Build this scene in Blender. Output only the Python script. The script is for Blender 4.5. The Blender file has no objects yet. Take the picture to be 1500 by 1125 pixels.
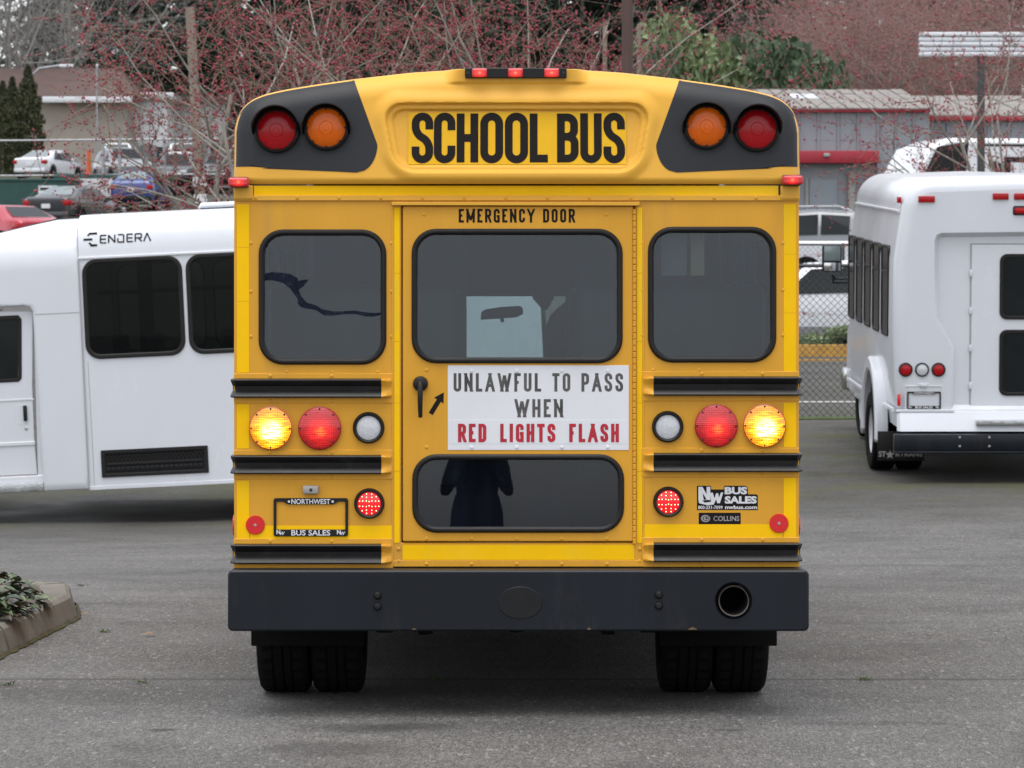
import bpy, bmesh, math, random
import numpy as np
from mathutils import Vector, Matrix
from mathutils.geometry import tessellate_polygon

R = math.radians
sc = bpy.context.scene
COL = sc.collection
random.seed(7)

# ------------------------------------------------------------------ camera, sky, sun, exposure
F = 4746.0            # focal length in pixels of a 1500 px wide picture
HC = 1.85             # eye height
YH = 419.0            # horizon row
cam_d = bpy.data.cameras.new('camera')
cam = bpy.data.objects.new('camera', cam_d)
COL.objects.link(cam)
cam.location = (0, 0, HC)
cam.rotation_euler = (R(90), 0, 0)
cam_d.sensor_width = 36
cam_d.lens = F / 1500 * 36
cam_d.shift_y = -(562.5 - YH) / 1500
cam_d.clip_start = 0.1
cam_d.clip_end = 2000
cam_d.dof.use_dof = True
cam_d.dof.focus_distance = 14.2
cam_d.dof.aperture_fstop = 11
sc.camera = cam

SUN_EL, SUN_AZ = 80, 200
world = bpy.data.worlds.new('World')
sc.world = world
world.use_nodes = True
wn = world.node_tree
wn.nodes.clear()
sky = wn.nodes.new('ShaderNodeTexSky')
sky.sky_type = 'NISHITA'
sky.sun_disc = False
sky.sun_elevation = R(SUN_EL)
sky.sun_rotation = R(SUN_AZ)
sky.air_density = 1.0
sky.dust_density = 1.5
hs = wn.nodes.new('ShaderNodeHueSaturation')
hs.inputs['Saturation'].default_value = 0.22
bg = wn.nodes.new('ShaderNodeBackground')
bg.inputs['Strength'].default_value = 0.12
wo = wn.nodes.new('ShaderNodeOutputWorld')
wn.links.new(sky.outputs[0], hs.inputs['Color'])
wn.links.new(hs.outputs[0], bg.inputs['Color'])
wn.links.new(bg.outputs[0], wo.inputs['Surface'])

sun_d = bpy.data.lights.new('sun', 'SUN')
sun_d.energy = 0.9
sun_d.angle = R(60)
sun_d.color = (1.0, 0.985, 0.96)
sun = bpy.data.objects.new('sun', sun_d)
COL.objects.link(sun)
el, az = R(SUN_EL), R(SUN_AZ)
sd = Vector((math.sin(az) * math.cos(el), math.cos(az) * math.cos(el), math.sin(el)))
sun.rotation_euler = sd.to_track_quat('Z', 'Y').to_euler()

sc.view_settings.view_transform = 'Standard'
sc.view_settings.look = 'None'
sc.view_settings.gamma = 1
sc.view_settings.use_curve_mapping = False
sc.view_settings.exposure = 1.30
sc.cycles.use_denoising = True
try:
    sc.cycles.denoising_input_passes = 'RGB_ALBEDO_NORMAL'
    sc.cycles.denoising_prefilter = 'ACCURATE'
except Exception:
    pass
sc.cycles.max_bounces = 8
sc.cycles.transparent_max_bounces = 24
sc.cycles.sample_clamp_indirect = 4

# ------------------------------------------------------------------ materials
def lin(c):
    return tuple(((v / 255) / 12.92 if v / 255 <= .04045 else ((v / 255 + .055) / 1.055) ** 2.4) for v in c)

MATS = {}
def mat(name, col, rough=.5, metal=0, coat=0, var=None, bump=None, spec=.5, emit=None, dirt=None, stretch=(1, 1, 1)):
    """col linear; var=(scale, amount) tonal mottling; bump=(scale, strength, dist); dirt=(colour, scale, threshold, amount)"""
    m = bpy.data.materials.new(name)
    m.use_nodes = True
    nt = m.node_tree
    b = nt.nodes['Principled BSDF']
    b.inputs['Base Color'].default_value = (*col, 1)
    b.inputs['Roughness'].default_value = rough
    b.inputs['Metallic'].default_value = metal
    b.inputs['Specular IOR Level'].default_value = spec
    b.inputs['Coat Weight'].default_value = coat
    b.inputs['Coat Roughness'].default_value = .08
    tc = nt.nodes.new('ShaderNodeTexCoord')
    mp = nt.nodes.new('ShaderNodeMapping')
    mp.inputs['Scale'].default_value = stretch
    nt.links.new(tc.outputs['Object'], mp.inputs['Vector'])
    out = None
    if var:
        n = nt.nodes.new('ShaderNodeTexNoise')
        n.inputs['Scale'].default_value = var[0]
        n.inputs['Detail'].default_value = 6
        n.inputs['Roughness'].default_value = .65
        nt.links.new(mp.outputs[0], n.inputs['Vector'])
        r = nt.nodes.new('ShaderNodeMapRange')
        r.inputs['From Min'].default_value = .28
        r.inputs['From Max'].default_value = .72
        r.inputs['To Min'].default_value = 1 - var[1]
        r.inputs['To Max'].default_value = 1 + var[1]
        nt.links.new(n.outputs[0], r.inputs['Value'])
        mx = nt.nodes.new('ShaderNodeVectorMath')
        mx.operation = 'SCALE'
        mx.inputs[0].default_value = col
        nt.links.new(r.outputs[0], mx.inputs['Scale'])
        out = mx.outputs[0]
        rr = nt.nodes.new('ShaderNodeMapRange')
        rr.inputs['To Min'].default_value = max(0, rough - .1)
        rr.inputs['To Max'].default_value = min(1, rough + .12)
        nt.links.new(n.outputs[0], rr.inputs['Value'])
        nt.links.new(rr.outputs[0], b.inputs['Roughness'])
    if dirt:
        n = nt.nodes.new('ShaderNodeTexNoise')
        n.inputs['Scale'].default_value = dirt[1]
        n.inputs['Detail'].default_value = 8
        n.inputs['Roughness'].default_value = .7
        nt.links.new(mp.outputs[0], n.inputs['Vector'])
        r = nt.nodes.new('ShaderNodeMapRange')
        r.inputs['From Min'].default_value = dirt[2]
        r.inputs['From Max'].default_value = dirt[2] + .2
        r.inputs['To Max'].default_value = dirt[3]
        nt.links.new(n.outputs[0], r.inputs['Value'])
        mi = nt.nodes.new('ShaderNodeMix')
        mi.data_type = 'RGBA'
        nt.links.new(r.outputs[0], mi.inputs['Factor'])
        mi.inputs['A'].default_value = (*col, 1)
        if out is not None:
            nt.links.new(out, mi.inputs['A'])
        mi.inputs['B'].default_value = (*dirt[0], 1)
        out = mi.outputs['Result']
    if out is not None:
        nt.links.new(out, b.inputs['Base Color'])
    if bump:
        n = nt.nodes.new('ShaderNodeTexNoise')
        n.inputs['Scale'].default_value = bump[0]
        n.inputs['Detail'].default_value = 4
        nt.links.new(mp.outputs[0], n.inputs['Vector'])
        bp = nt.nodes.new('ShaderNodeBump')
        bp.inputs['Strength'].default_value = bump[1]
        bp.inputs['Distance'].default_value = bump[2]
        nt.links.new(n.outputs[0], bp.inputs['Height'])
        nt.links.new(bp.outputs[0], b.inputs['Normal'])
    if emit:
        b.inputs['Emission Color'].default_value = (*emit[0], 1)
        b.inputs['Emission Strength'].default_value = emit[1]
    MATS[name] = m
    return m

def glass(name, tint, ior=1.5, rough=.0, film=0.0, filmcol=(.3, .32, .35)):
    m = bpy.data.materials.new(name)
    m.use_nodes = True
    nt = m.node_tree
    nt.nodes.clear()
    o = nt.nodes.new('ShaderNodeOutputMaterial')
    fr = nt.nodes.new('ShaderNodeFresnel')
    fr.inputs[0].default_value = ior
    gl = nt.nodes.new('ShaderNodeBsdfGlossy')
    gl.inputs['Roughness'].default_value = rough
    gl.inputs['Color'].default_value = (.93, .94, 1.0, 1)
    tr = nt.nodes.new('ShaderNodeBsdfTransparent')
    tr.inputs[0].default_value = (*tint, 1)
    mx = nt.nodes.new('ShaderNodeMixShader')
    nt.links.new(fr.outputs[0], mx.inputs[0])
    src = tr.outputs[0]
    if film:
        df = nt.nodes.new('ShaderNodeBsdfDiffuse')
        df.inputs[0].default_value = (*filmcol, 1)
        m2 = nt.nodes.new('ShaderNodeMixShader')
        tc = nt.nodes.new('ShaderNodeTexCoord')
        mp = nt.nodes.new('ShaderNodeMapping')
        mp.inputs['Scale'].default_value = (14, 14, 3)
        n = nt.nodes.new('ShaderNodeTexNoise')
        n.inputs['Scale'].default_value = 1.0
        n.inputs['Detail'].default_value = 7
        rr = nt.nodes.new('ShaderNodeMapRange')
        rr.inputs['From Min'].default_value = .3
        rr.inputs['From Max'].default_value = .7
        rr.inputs['To Min'].default_value = film * .4
        rr.inputs['To Max'].default_value = film * 1.6
        nt.links.new(tc.outputs['Object'], mp.inputs[0])
        nt.links.new(mp.outputs[0], n.inputs['Vector'])
        nt.links.new(n.outputs[0], rr.inputs[0])
        nt.links.new(rr.outputs[0], m2.inputs[0])
        nt.links.new(tr.outputs[0], m2.inputs[1])
        nt.links.new(df.outputs[0], m2.inputs[2])
        src = m2.outputs[0]
    nt.links.new(src, mx.inputs[1])
    nt.links.new(gl.outputs[0], mx.inputs[2])
    nt.links.new(mx.outputs[0], o.inputs[0])
    MATS[name] = m
    return m

def lamp_mat(name, base, glow, strength, inner, outer, off=(0, 0), grid=700.0, gridamt=.35, streak=.0, hot=None):
    """a lit ribbed lens: brightness falls off from the bulb, cut by the moulded ribs (object space, lamp at origin, facing -Y)"""
    m = bpy.data.materials.new(name)
    m.use_nodes = True
    nt = m.node_tree
    N, L = nt.nodes, nt.links
    b = N['Principled BSDF']
    b.inputs['Base Color'].default_value = (*base, 1)
    b.inputs['Roughness'].default_value = .22
    b.inputs['Coat Weight'].default_value = .6
    tc = N.new('ShaderNodeTexCoord')
    sp = N.new('ShaderNodeSeparateXYZ')
    L.new(tc.outputs['Object'], sp.inputs[0])
    def math_(op, a, c=None):
        n = N.new('ShaderNodeMath')
        n.operation = op
        for i, v in enumerate((a, c)):
            if v is None:
                continue
            if isinstance(v, (int, float)):
                n.inputs[i].default_value = v
            else:
                L.new(v, n.inputs[i])
        return n.outputs[0]
    x = math_('SUBTRACT', sp.outputs[0], off[0])
    z = math_('SUBTRACT', sp.outputs[2], off[1])
    rad = math_('SQRT', math_('ADD', math_('MULTIPLY', x, x), math_('MULTIPLY', z, z)))
    mr = N.new('ShaderNodeMapRange')
    mr.interpolation_type = 'SMOOTHSTEP'
    mr.inputs['From Min'].default_value = inner
    mr.inputs['From Max'].default_value = outer
    mr.inputs['To Min'].default_value = 1
    mr.inputs['To Max'].default_value = 0.10
    L.new(rad, mr.inputs[0])
    gx = math_('ABSOLUTE', math_('SINE', math_('MULTIPLY', sp.outputs[0], grid)))
    gz_ = math_('ABSOLUTE', math_('SINE', math_('MULTIPLY', sp.outputs[2], grid * .8)))
    g = math_('MULTIPLY', gx, gz_)
    n = N.new('ShaderNodeTexNoise')
    n.inputs['Scale'].default_value = 1
    n.inputs['Detail'].default_value = 3
    mp = N.new('ShaderNodeMapping')
    mp.inputs['Scale'].default_value = (22, 22, 190)
    L.new(tc.outputs['Object'], mp.inputs[0])
    L.new(mp.outputs[0], n.inputs['Vector'])
    st = N.new('ShaderNodeMapRange')
    st.inputs['From Min'].default_value = .35
    st.inputs['From Max'].default_value = .65
    st.inputs['To Min'].default_value = 1 - streak
    st.inputs['To Max'].default_value = 1 + streak
    L.new(n.outputs[0], st.inputs[0])
    gg = math_('ADD', math_('MULTIPLY', g, gridamt * 2), 1 - gridamt)
    e = math_('MULTIPLY', math_('MULTIPLY', math_('MULTIPLY', mr.outputs[0], gg), st.outputs[0]), strength)
    if hot:
        ramp = N.new('ShaderNodeMix')
        ramp.data_type = 'RGBA'
        mr2 = N.new('ShaderNodeMapRange')
        mr2.interpolation_type = 'SMOOTHSTEP'
        mr2.inputs['From Min'].default_value = 0.0
        mr2.inputs['From Max'].default_value = hot[1]
        mr2.inputs['To Min'].default_value = 1
        mr2.inputs['To Max'].default_value = 0
        L.new(rad, mr2.inputs[0])
        L.new(math_('MULTIPLY', mr2.outputs[0], st.outputs[0]), ramp.inputs['Factor'])
        ramp.inputs['A'].default_value = (*glow, 1)
        ramp.inputs['B'].default_value = (*hot[0], 1)
        L.new(ramp.outputs['Result'], b.inputs['Emission Color'])
    else:
        b.inputs['Emission Color'].default_value = (*glow, 1)
    L.new(e, b.inputs['Emission Strength'])
    bp = N.new('ShaderNodeBump')
    bp.inputs['Strength'].default_value = .5
    bp.inputs['Distance'].default_value = .002
    L.new(g, bp.inputs['Height'])
    L.new(bp.outputs[0], b.inputs['Normal'])
    MATS[name] = m
    return m

BUSY = mat('bus_yellow_paint', (.67, .328, .030), .36, coat=.06, spec=.22, var=(1.3, .07), dirt=((.40, .23, .08), 2.0, .54, .38), stretch=(2.6, 2.6, .4), bump=(2.2, .05, .02))
CAPY = mat('bus_yellow_fibreglass', (.71, .372, .045), .40, coat=.05, spec=.22, var=(1.6, .06), dirt=((.45, .28, .09), 3.0, .6, .25))
TAPE = mat('yellow_reflective_tape', (.92, .525, .003), .4, coat=.0, spec=.12, var=(3, .06), dirt=((.7, .47, .06), 1.2, .5, .5))
SIGNY = mat('yellow_sign_sheeting', (.72, .40, .004), .4, coat=.0, spec=.25, var=(9, .06))
RUB = mat('black_rubber', (.010, .009, .009), .45, spec=.3, var=(12, .2), bump=(60, .08, .003))
RAIL = mat('black_rail_paint', (.009, .008, .009), .36, spec=.35, var=(5, .3), dirt=((.05, .045, .045), 9, .56, .5))
DARKP = mat('dark_grey_panel', (.0105, .0108, .0135), .55, coat=.05, spec=.35, var=(2.5, .15), dirt=((.024, .025, .029), 3.5, .55, .4), stretch=(1, 1, .4))
BUMP = mat('bumper_paint', (.0052, .0075, .0125), .42, coat=.06, spec=.28, var=(2, .25), dirt=((.032, .032, .034), 3.0, .55, .55), stretch=(1.6, 1, .35), bump=(3, .1, .01))
BLACK = mat('black_plastic', (.008, .008, .009), .45, spec=.3, var=(20, .2))
INK = mat('black_ink', (.011, .008, .0075), .6, spec=.15, var=(30, .2))
FADED = mat('faded_black_ink', (.075, .07, .07), .6, var=(7, .75))
REDINK = mat('red_ink', (.42, .010, .025), .5, var=(10, .15))
SIGNW = mat('white_sign_sheeting', (.70, .70, .73), .4, coat=.1, var=(3, .04), dirt=((.5, .49, .48), 5, .6, .3))
REDL = mat('red_lens', (.36, .004, .008), .25, coat=.12, spec=.3, var=(9, .1))
REDREF = mat('red_reflector', (.62, .008, .012), .3, coat=.3, bump=(300, .2, .002))
AMBL = mat('amber_lens', (.62, .105, .001), .25, coat=.12, spec=.3, var=(9, .08))
CLEARL = mat('clear_lens', (.55, .56, .58), .2, coat=.6, bump=(160, .5, .004), var=(60, .14))
GREYL = mat('grey_plastic', (.32, .31, .29), .45, var=(15, .15))
WHITE = mat('white_vehicle_paint', (.63, .645, .685), .25, coat=.5, var=(1.1, .03), dirt=((.50, .50, .50), 1.8, .66, .12), stretch=(1, 1, .5))
WHITE2 = mat('white_gelcoat', (.615, .63, .67), .3, coat=.4, var=(1.4, .03), dirt=((.48, .48, .48), 2.2, .66, .12), stretch=(1, 1, .5))
CHROME = mat('chrome', (.62, .62, .63), .15, metal=1, var=(4, .05))
STEEL = mat('galvanised_steel', (.36, .37, .38), .45, metal=.7, var=(14, .15))
TREADP = mat('diamond_plate', (.5, .51, .52), .35, metal=.8, bump=(45, .6, .01), var=(12, .25))
TYRE = mat('tyre_rubber', (.0042, .004, .004), .85, spec=.15, var=(18, .3), bump=(40, .3, .01))
RIMW = mat('white_wheel', (.55, .55, .56), .35, var=(6, .1))
UNDER = mat('underbody_black', (.005, .0048, .0046), .85, spec=.15, var=(6, .4))
SEATV = mat('seat_vinyl', (.045, .050, .062), .5, var=(6, .15))
INTER = mat('interior_grey', (.34, .36, .38), .6, var=(3, .08))
INTAN = mat('interior_tan', (.60, .44, .26), .6, var=(3, .08))
REFLNAVY = mat('navy_painted_reflection', (.006, .009, .022), .55, spec=.1, var=(8, .3))  # dark tone of a window reflection, put into the colour
_nt = REFLNAVY.node_tree
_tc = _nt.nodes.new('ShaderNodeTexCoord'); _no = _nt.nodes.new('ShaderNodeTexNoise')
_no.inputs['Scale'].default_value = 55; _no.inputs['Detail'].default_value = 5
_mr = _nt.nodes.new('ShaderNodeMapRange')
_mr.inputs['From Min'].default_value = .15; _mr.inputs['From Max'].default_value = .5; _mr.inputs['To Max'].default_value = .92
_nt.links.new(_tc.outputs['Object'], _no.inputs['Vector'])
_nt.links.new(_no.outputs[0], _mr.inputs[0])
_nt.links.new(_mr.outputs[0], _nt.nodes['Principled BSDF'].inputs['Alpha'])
CLOTH = mat('black_cloth', (.008, .008, .009), .85, var=(12, .3), bump=(40, .3, .01))
SKIN = mat('skin', (.45, .27, .19), .5, var=(8, .08))
EXH = mat('exhaust_steel', (.10, .085, .075), .5, metal=.8, var=(14, .4))
SOOT = mat('soot', (.004, .004, .004), .9, var=(10, .2))
DECAL = mat('white_print', (.66, .66, .68), .4, var=(30, .05))
SILV = mat('silver_print', (.36, .32, .33), .3, metal=.5, var=(25, .4))
SCREW = mat('dark_screw', (.02, .014, .012), .5, var=(20, .2))
GL_BUS = glass('bus_window_glass', (.66, .72, .74), 1.455, film=.02, filmcol=(.13, .16, .28))
GL_DARK = glass('dark_tinted_glass', (.34, .38, .36), 1.27)
GL_CLEAR = glass('clear_glass', (.80, .87, .86), 1.5)
GL_CAR = mat('car_glass', (.008, .011, .012), .06, spec=.3, coat=.0, var=(2, .3))
GL_SIDE = mat('side_glass', (.006, .008, .009), .12, spec=.08, var=(2, .3))
GL_CARL = mat('pale_car_glass', (.16, .20, .20), .06, spec=.6, coat=.5, var=(2, .3))
AMB_ON = lamp_mat('lit_amber_lens', (.75, .22, .005), (1.0, .36, .008), 1.6, .02, .10, (.006, -.012), 420, .62, .75, hot=((1.0, .86, .42), .062))
RED_ON = lamp_mat('lit_red_lens', (.42, .006, .01), (1.0, .02, .016), .48, .0, .085, (.004, -.012), 420, .6, .5, hot=((1.0, .22, .03), .035))
LED_RED = mat('led_red_lens', (.45, .004, .012), .25, coat=.6, emit=((1, .006, .016), .22), var=(20, .1))
LED_DOT = mat('led_point', (1, .6, .4), .4, emit=((1, .46, .20), 3.0), var=(10, .05))
CLR_ON = lamp_mat('lit_marker_lens', (.42, .006, .01), (1.0, .016, .02), .5, .0, .035, (.0, .0), 800, .3, .2, hot=((1.0, .25, .08), .012))

# ------------------------------------------------------------------ mesh helpers
def setp(o, parent=None, label=None, cat=None, group=None, kind=None):
    if parent is not None:
        o.parent = parent
    if label: o['label'] = label
    if cat: o['category'] = cat
    if group: o['group'] = group
    if kind: o['kind'] = kind
    return o

def mesh(name, V, Fc, m, parent=None, smooth=False, loc=None, **kw):
    me = bpy.data.meshes.new(name)
    me.from_pydata([tuple(v) for v in V], [], Fc)
    if m is not None:
        me.materials.append(m)
    if smooth:
        me.polygons.foreach_set('use_smooth', [True] * len(me.polygons))
        if smooth is not True:
            me.set_sharp_from_angle(angle=R(smooth))
    o = bpy.data.objects.new(name, me)
    if loc is not None:
        o.location = loc
    COL.objects.link(o)
    return setp(o, parent, **kw)

def bm_obj(name, bm, m, parent=None, smooth=False, loc=None, **kw):
    me = bpy.data.meshes.new(name)
    bm.normal_update()
    bm.to_mesh(me)
    bm.free()
    me.materials.append(m)
    if smooth:
        me.polygons.foreach_set('use_smooth', [True] * len(me.polygons))
        if smooth is not True:
            me.set_sharp_from_angle(angle=R(smooth))
    o = bpy.data.objects.new(name, me)
    if loc is not None:
        o.location = loc
    COL.objects.link(o)
    return setp(o, parent, **kw)

def empty(name, loc=(0, 0, 0), rot=(0, 0, 0), **kw):
    o = bpy.data.objects.new(name, None)
    o.location = loc
    o.rotation_euler = rot
    o.empty_display_size = .2
    COL.objects.link(o)
    return setp(o, **kw)

def box(name, x0, x1, y0, y1, z0, z1, m, parent=None, bev=0.0, seg=2, smooth=30, **kw):
    bm = bmesh.new()
    bmesh.ops.create_cube(bm, size=1)
    for v in bm.verts:
        v.co = Vector(((x0 + x1) / 2 + v.co.x * (x1 - x0), (y0 + y1) / 2 + v.co.y * (y1 - y0), (z0 + z1) / 2 + v.co.z * (z1 - z0)))
    if bev > 0:
        bmesh.ops.bevel(bm, geom=list(bm.edges), offset=bev, segments=seg, affect='EDGES', profile=.5)
    return bm_obj(name, bm, m, parent, smooth if bev > 0 else False, **kw)

def rrect(x0, x1, z0, z1, r, n=8):
    """counter-clockwise rounded rectangle"""
    if x0 > x1: x0, x1 = x1, x0
    if z0 > z1: z0, z1 = z1, z0
    P = []
    for cx, cz, a in ((x1 - r, z0 + r, -90), (x1 - r, z1 - r, 0), (x0 + r, z1 - r, 90), (x0 + r, z0 + r, 180)):
        for k in range(n + 1):
            t = R(a + 90 * k / n)
            P.append((cx + r * math.cos(t), cz + r * math.sin(t)))
    return P

def circ(cx, cz, r, n=32, rz=None):
    return [(cx + r * math.cos(2 * math.pi * k / n), cz + (rz or r) * math.sin(2 * math.pi * k / n)) for k in range(n)]

def area(P):
    return sum(P[i][0] * P[(i + 1) % len(P)][1] - P[(i + 1) % len(P)][0] * P[i][1] for i in range(len(P))) / 2

def inset(P, d):
    """offset a ccw loop inwards by d"""
    n = len(P)
    out = []
    for i in range(n):
        a, b, c = Vector(P[i - 1]), Vector(P[i]), Vector(P[(i + 1) % n])
        e1, e2 = (b - a), (c - b)
        if e1.length < 1e-9 or e2.length < 1e-9:
            out.append(tuple(b)); continue
        e1.normalize(); e2.normalize()
        n1, n2 = Vector((-e1.y, e1.x)), Vector((-e2.y, e2.x))
        mm = n1 + n2
        k = max(.35, 1 + n1.dot(n2))
        out.append(tuple(b + mm * (d / k)))
    return out

def plate_geo(loops, y0, y1, ch=0.0):
    """plate in XZ, front face at y0 (towards -Y), back at y1; first loop is the outline, the rest are holes"""
    V, Fc = [], []
    L = []
    for i, P in enumerate(loops):
        P = list(P)
        if (area(P) > 0) != (i == 0):
            P = P[::-1]
        L.append(P)
    fl = [inset(P, ch) if ch else P for P in L]
    def ring(Ps, y):
        ids = []
        for P in Ps:
            ids.append(list(range(len(V), len(V) + len(P))))
            V.extend((p[0], y, p[1]) for p in P)
        return ids
    f_ids = ring(fl, y0)
    m_ids = ring(L, y0 + ch) if ch else f_ids
    b_ids = ring(L, y1)
    for ids, flip in ((f_ids, False), (b_ids, True)):
        Ps = fl if not flip else L
        flat = [i for g in ids for i in g]
        for t in tessellate_polygon([[Vector((p[0], p[1], 0)) for p in P] for P in Ps]):
            a, b, c = [Vector((V[flat[i]][0], V[flat[i]][2])) for i in t]
            cr = (b - a).cross(c - a)
            tri = [flat[i] for i in t]
            if (cr < 0) != flip:
                tri = tri[::-1]
            Fc.append(tri)
    seq = [(f_ids, m_ids), (m_ids, b_ids)] if ch else [(m_ids, b_ids)]
    for A, B in seq:
        for ga, gb in zip(A, B):
            n = len(ga)
            for i in range(n):
                j = (i + 1) % n
                Fc.append([ga[i], gb[i], gb[j], ga[j]])
    return V, Fc

def plate(name, loops, y0, y1, m, parent=None, ch=0.0, xf=None, smooth=32, **kw):
    V, Fc = plate_geo(loops, y0, y1, ch)
    if xf is not None:
        V = [xf @ Vector(v) for v in V]
    return mesh(name, V, Fc, m, parent, smooth, **kw)

def lathe(name, prof, m, parent=None, loc=(0, 0, 0), n=32, smooth=40, axis='y', **kw):
    """prof: (radius, depth) from the front centre outwards; the axis points to -Y (or along X)"""
    V, Fc = [], []
    rows = []
    for r, d in prof:
        if r < 1e-6:
            rows.append([len(V)])
            V.append((0, d, 0))
        else:
            rows.append(list(range(len(V), len(V) + n)))
            V.extend((r * math.cos(2 * math.pi * k / n), d, r * math.sin(2 * math.pi * k / n)) for k in range(n))
    for a, b in zip(rows, rows[1:]):
        for k in range(n):
            k2 = (k + 1) % n
            if len(a) == 1 and len(b) > 1:
                Fc.append([a[0], b[k], b[k2]])
            elif len(b) == 1 and len(a) > 1:
                Fc.append([a[k], b[0], a[k2]])
            elif len(a) > 1:
                Fc.append([a[k], b[k], b[k2], a[k2]])
    if axis == 'x':
        V = [(v[1], -v[0], v[2]) for v in V]
    return mesh(name, V, Fc, m, parent, smooth, loc=loc, **kw)

def tube_geo(V, Fc, pts, rads, n=6, cap=True):
    prev = None
    base = None
    for i, p in enumerate(pts):
        p = Vector(p)
        d = Vector(pts[min(i + 1, len(pts) - 1)]) - Vector(pts[max(i - 1, 0)])
        if d.length < 1e-9: d = Vector((0, 0, 1))
        d.normalize()
        if base is None:
            base = d.orthogonal().normalized()
        else:
            base = (base - d * base.dot(d))
            base = base.normalized() if base.length > 1e-6 else d.orthogonal().normalized()
        o = d.cross(base)
        r = rads[i] if hasattr(rads, '__len__') else rads
        ids = list(range(len(V), len(V) + n))
        for k in range(n):
            a = 2 * math.pi * k / n
            V.append(tuple(p + (base * math.cos(a) + o * math.sin(a)) * r))
        if prev:
            for k in range(n):
                Fc.append([prev[k], prev[(k + 1) % n], ids[(k + 1) % n], ids[k]])
        elif cap:
            Fc.append(ids[::-1])
        prev = ids
    if cap:
        Fc.append(prev)

def tube(name, pts, r, m, parent=None, n=8, **kw):
    V, Fc = [], []
    tube_geo(V, Fc, pts, r, n)
    return mesh(name, V, Fc, m, parent, 50, **kw)

# --- stroke lettering (condensed gothic), built as flat ribbons
GLY = {
 'S': (1, [([(1, .70), (1, 1), (0, 1), (0, .60), (1, .41), (1, 0), (0, 0), (0, .30)], 'r', 0)]),
 'C': (1, [([(1, .68), (1, 1), (0, 1), (0, 0), (1, 0), (1, .32)], 'r', 0)]),
 'G': (1, [([(1, .70), (1, 1), (0, 1), (0, 0), (1, 0)], 'r', 0), ([(1, .02), (1, .46), (.5, .46)], '', 0)]),
 'O': (1, [([(0, 0), (1, 0), (1, 1), (0, 1)], 'r', 1)]),
 'H': (1, [([(0, 0), (0, 1)], '', 0), ([(1, 0), (1, 1)], '', 0), ([(0, .5), (1, .5)], '', 0)]),
 'L': (.84, [([(0, 1), (0, 0), (1, 0)], '', 0)]),
 'U': (1, [([(0, 1), (0, 0), (1, 0), (1, 1)], 'r', 0)]),
 'B': (1, [([(0, 0), (0, 1)], '', 0), ([(0, 1), (.96, 1), (.96, .53), (0, .53)], 'r', 0), ([(0, .53), (1, .53), (1, 0), (0, 0)], 'r', 0)]),
 'E': (.86, [([(1, 1), (0, 1), (0, 0), (1, 0)], '', 0), ([(0, .52), (.85, .52)], '', 0)]),
 'F': (.84, [([(1, 1), (0, 1), (0, 0)], '', 0), ([(0, .50), (.85, .50)], '', 0)]),
 'D': (1, [([(0, 0), (0, 1)], '', 0), ([(0, 1), (1, 1), (1, 0), (0, 0)], 'r', 0)]),
 'R': (1.02, [([(0, 0), (0, 1)], '', 0), ([(0, 1), (1, 1), (1, .48), (0, .48)], 'r', 0), ([(.55, .48), (1, 0)], '', 0)]),
 'P': (1, [([(0, 0), (0, 1)], '', 0), ([(0, 1), (1, 1), (1, .44), (0, .44)], 'r', 0)]),
 'T': (.95, [([(0, 1), (1, 1)], '', 0), ([(.5, 0), (.5, 1)], '', 0)]),
 'I': (0, [([(0, 0), (0, 1)], '', 0)]),
 'N': (1.08, [([(0, 0), (0, 1)], '', 0), ([(1, 0), (1, 1)], '', 0), ([(0, 1), (1, 0)], '', 0)]),
 'M': (1.4, [([(0, 0), (0, 1)], '', 0), ([(1, 0), (1, 1)], '', 0), ([(0, 1), (.5, .12)], '', 0), ([(.5, .12), (1, 1)], '', 0)]),
 'A': (1.2, [([(0, 0), (.5, 1)], '', 0), ([(.5, 1), (1, 0)], '', 0), ([(.2, .3), (.8, .3)], '', 0)]),
 'W': (1.75, [([(0, 1), (.26, 0)], '', 0), ([(.26, 0), (.5, .95)], '', 0), ([(.5, .95), (.74, 0)], '', 0), ([(.74, 0), (1, 1)], '', 0)]),
 'Y': (1.15, [([(0, 1), (.5, .45)], '', 0), ([(1, 1), (.5, .45)], '', 0), ([(.5, .5), (.5, 0)], '', 0)]),
}
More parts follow.
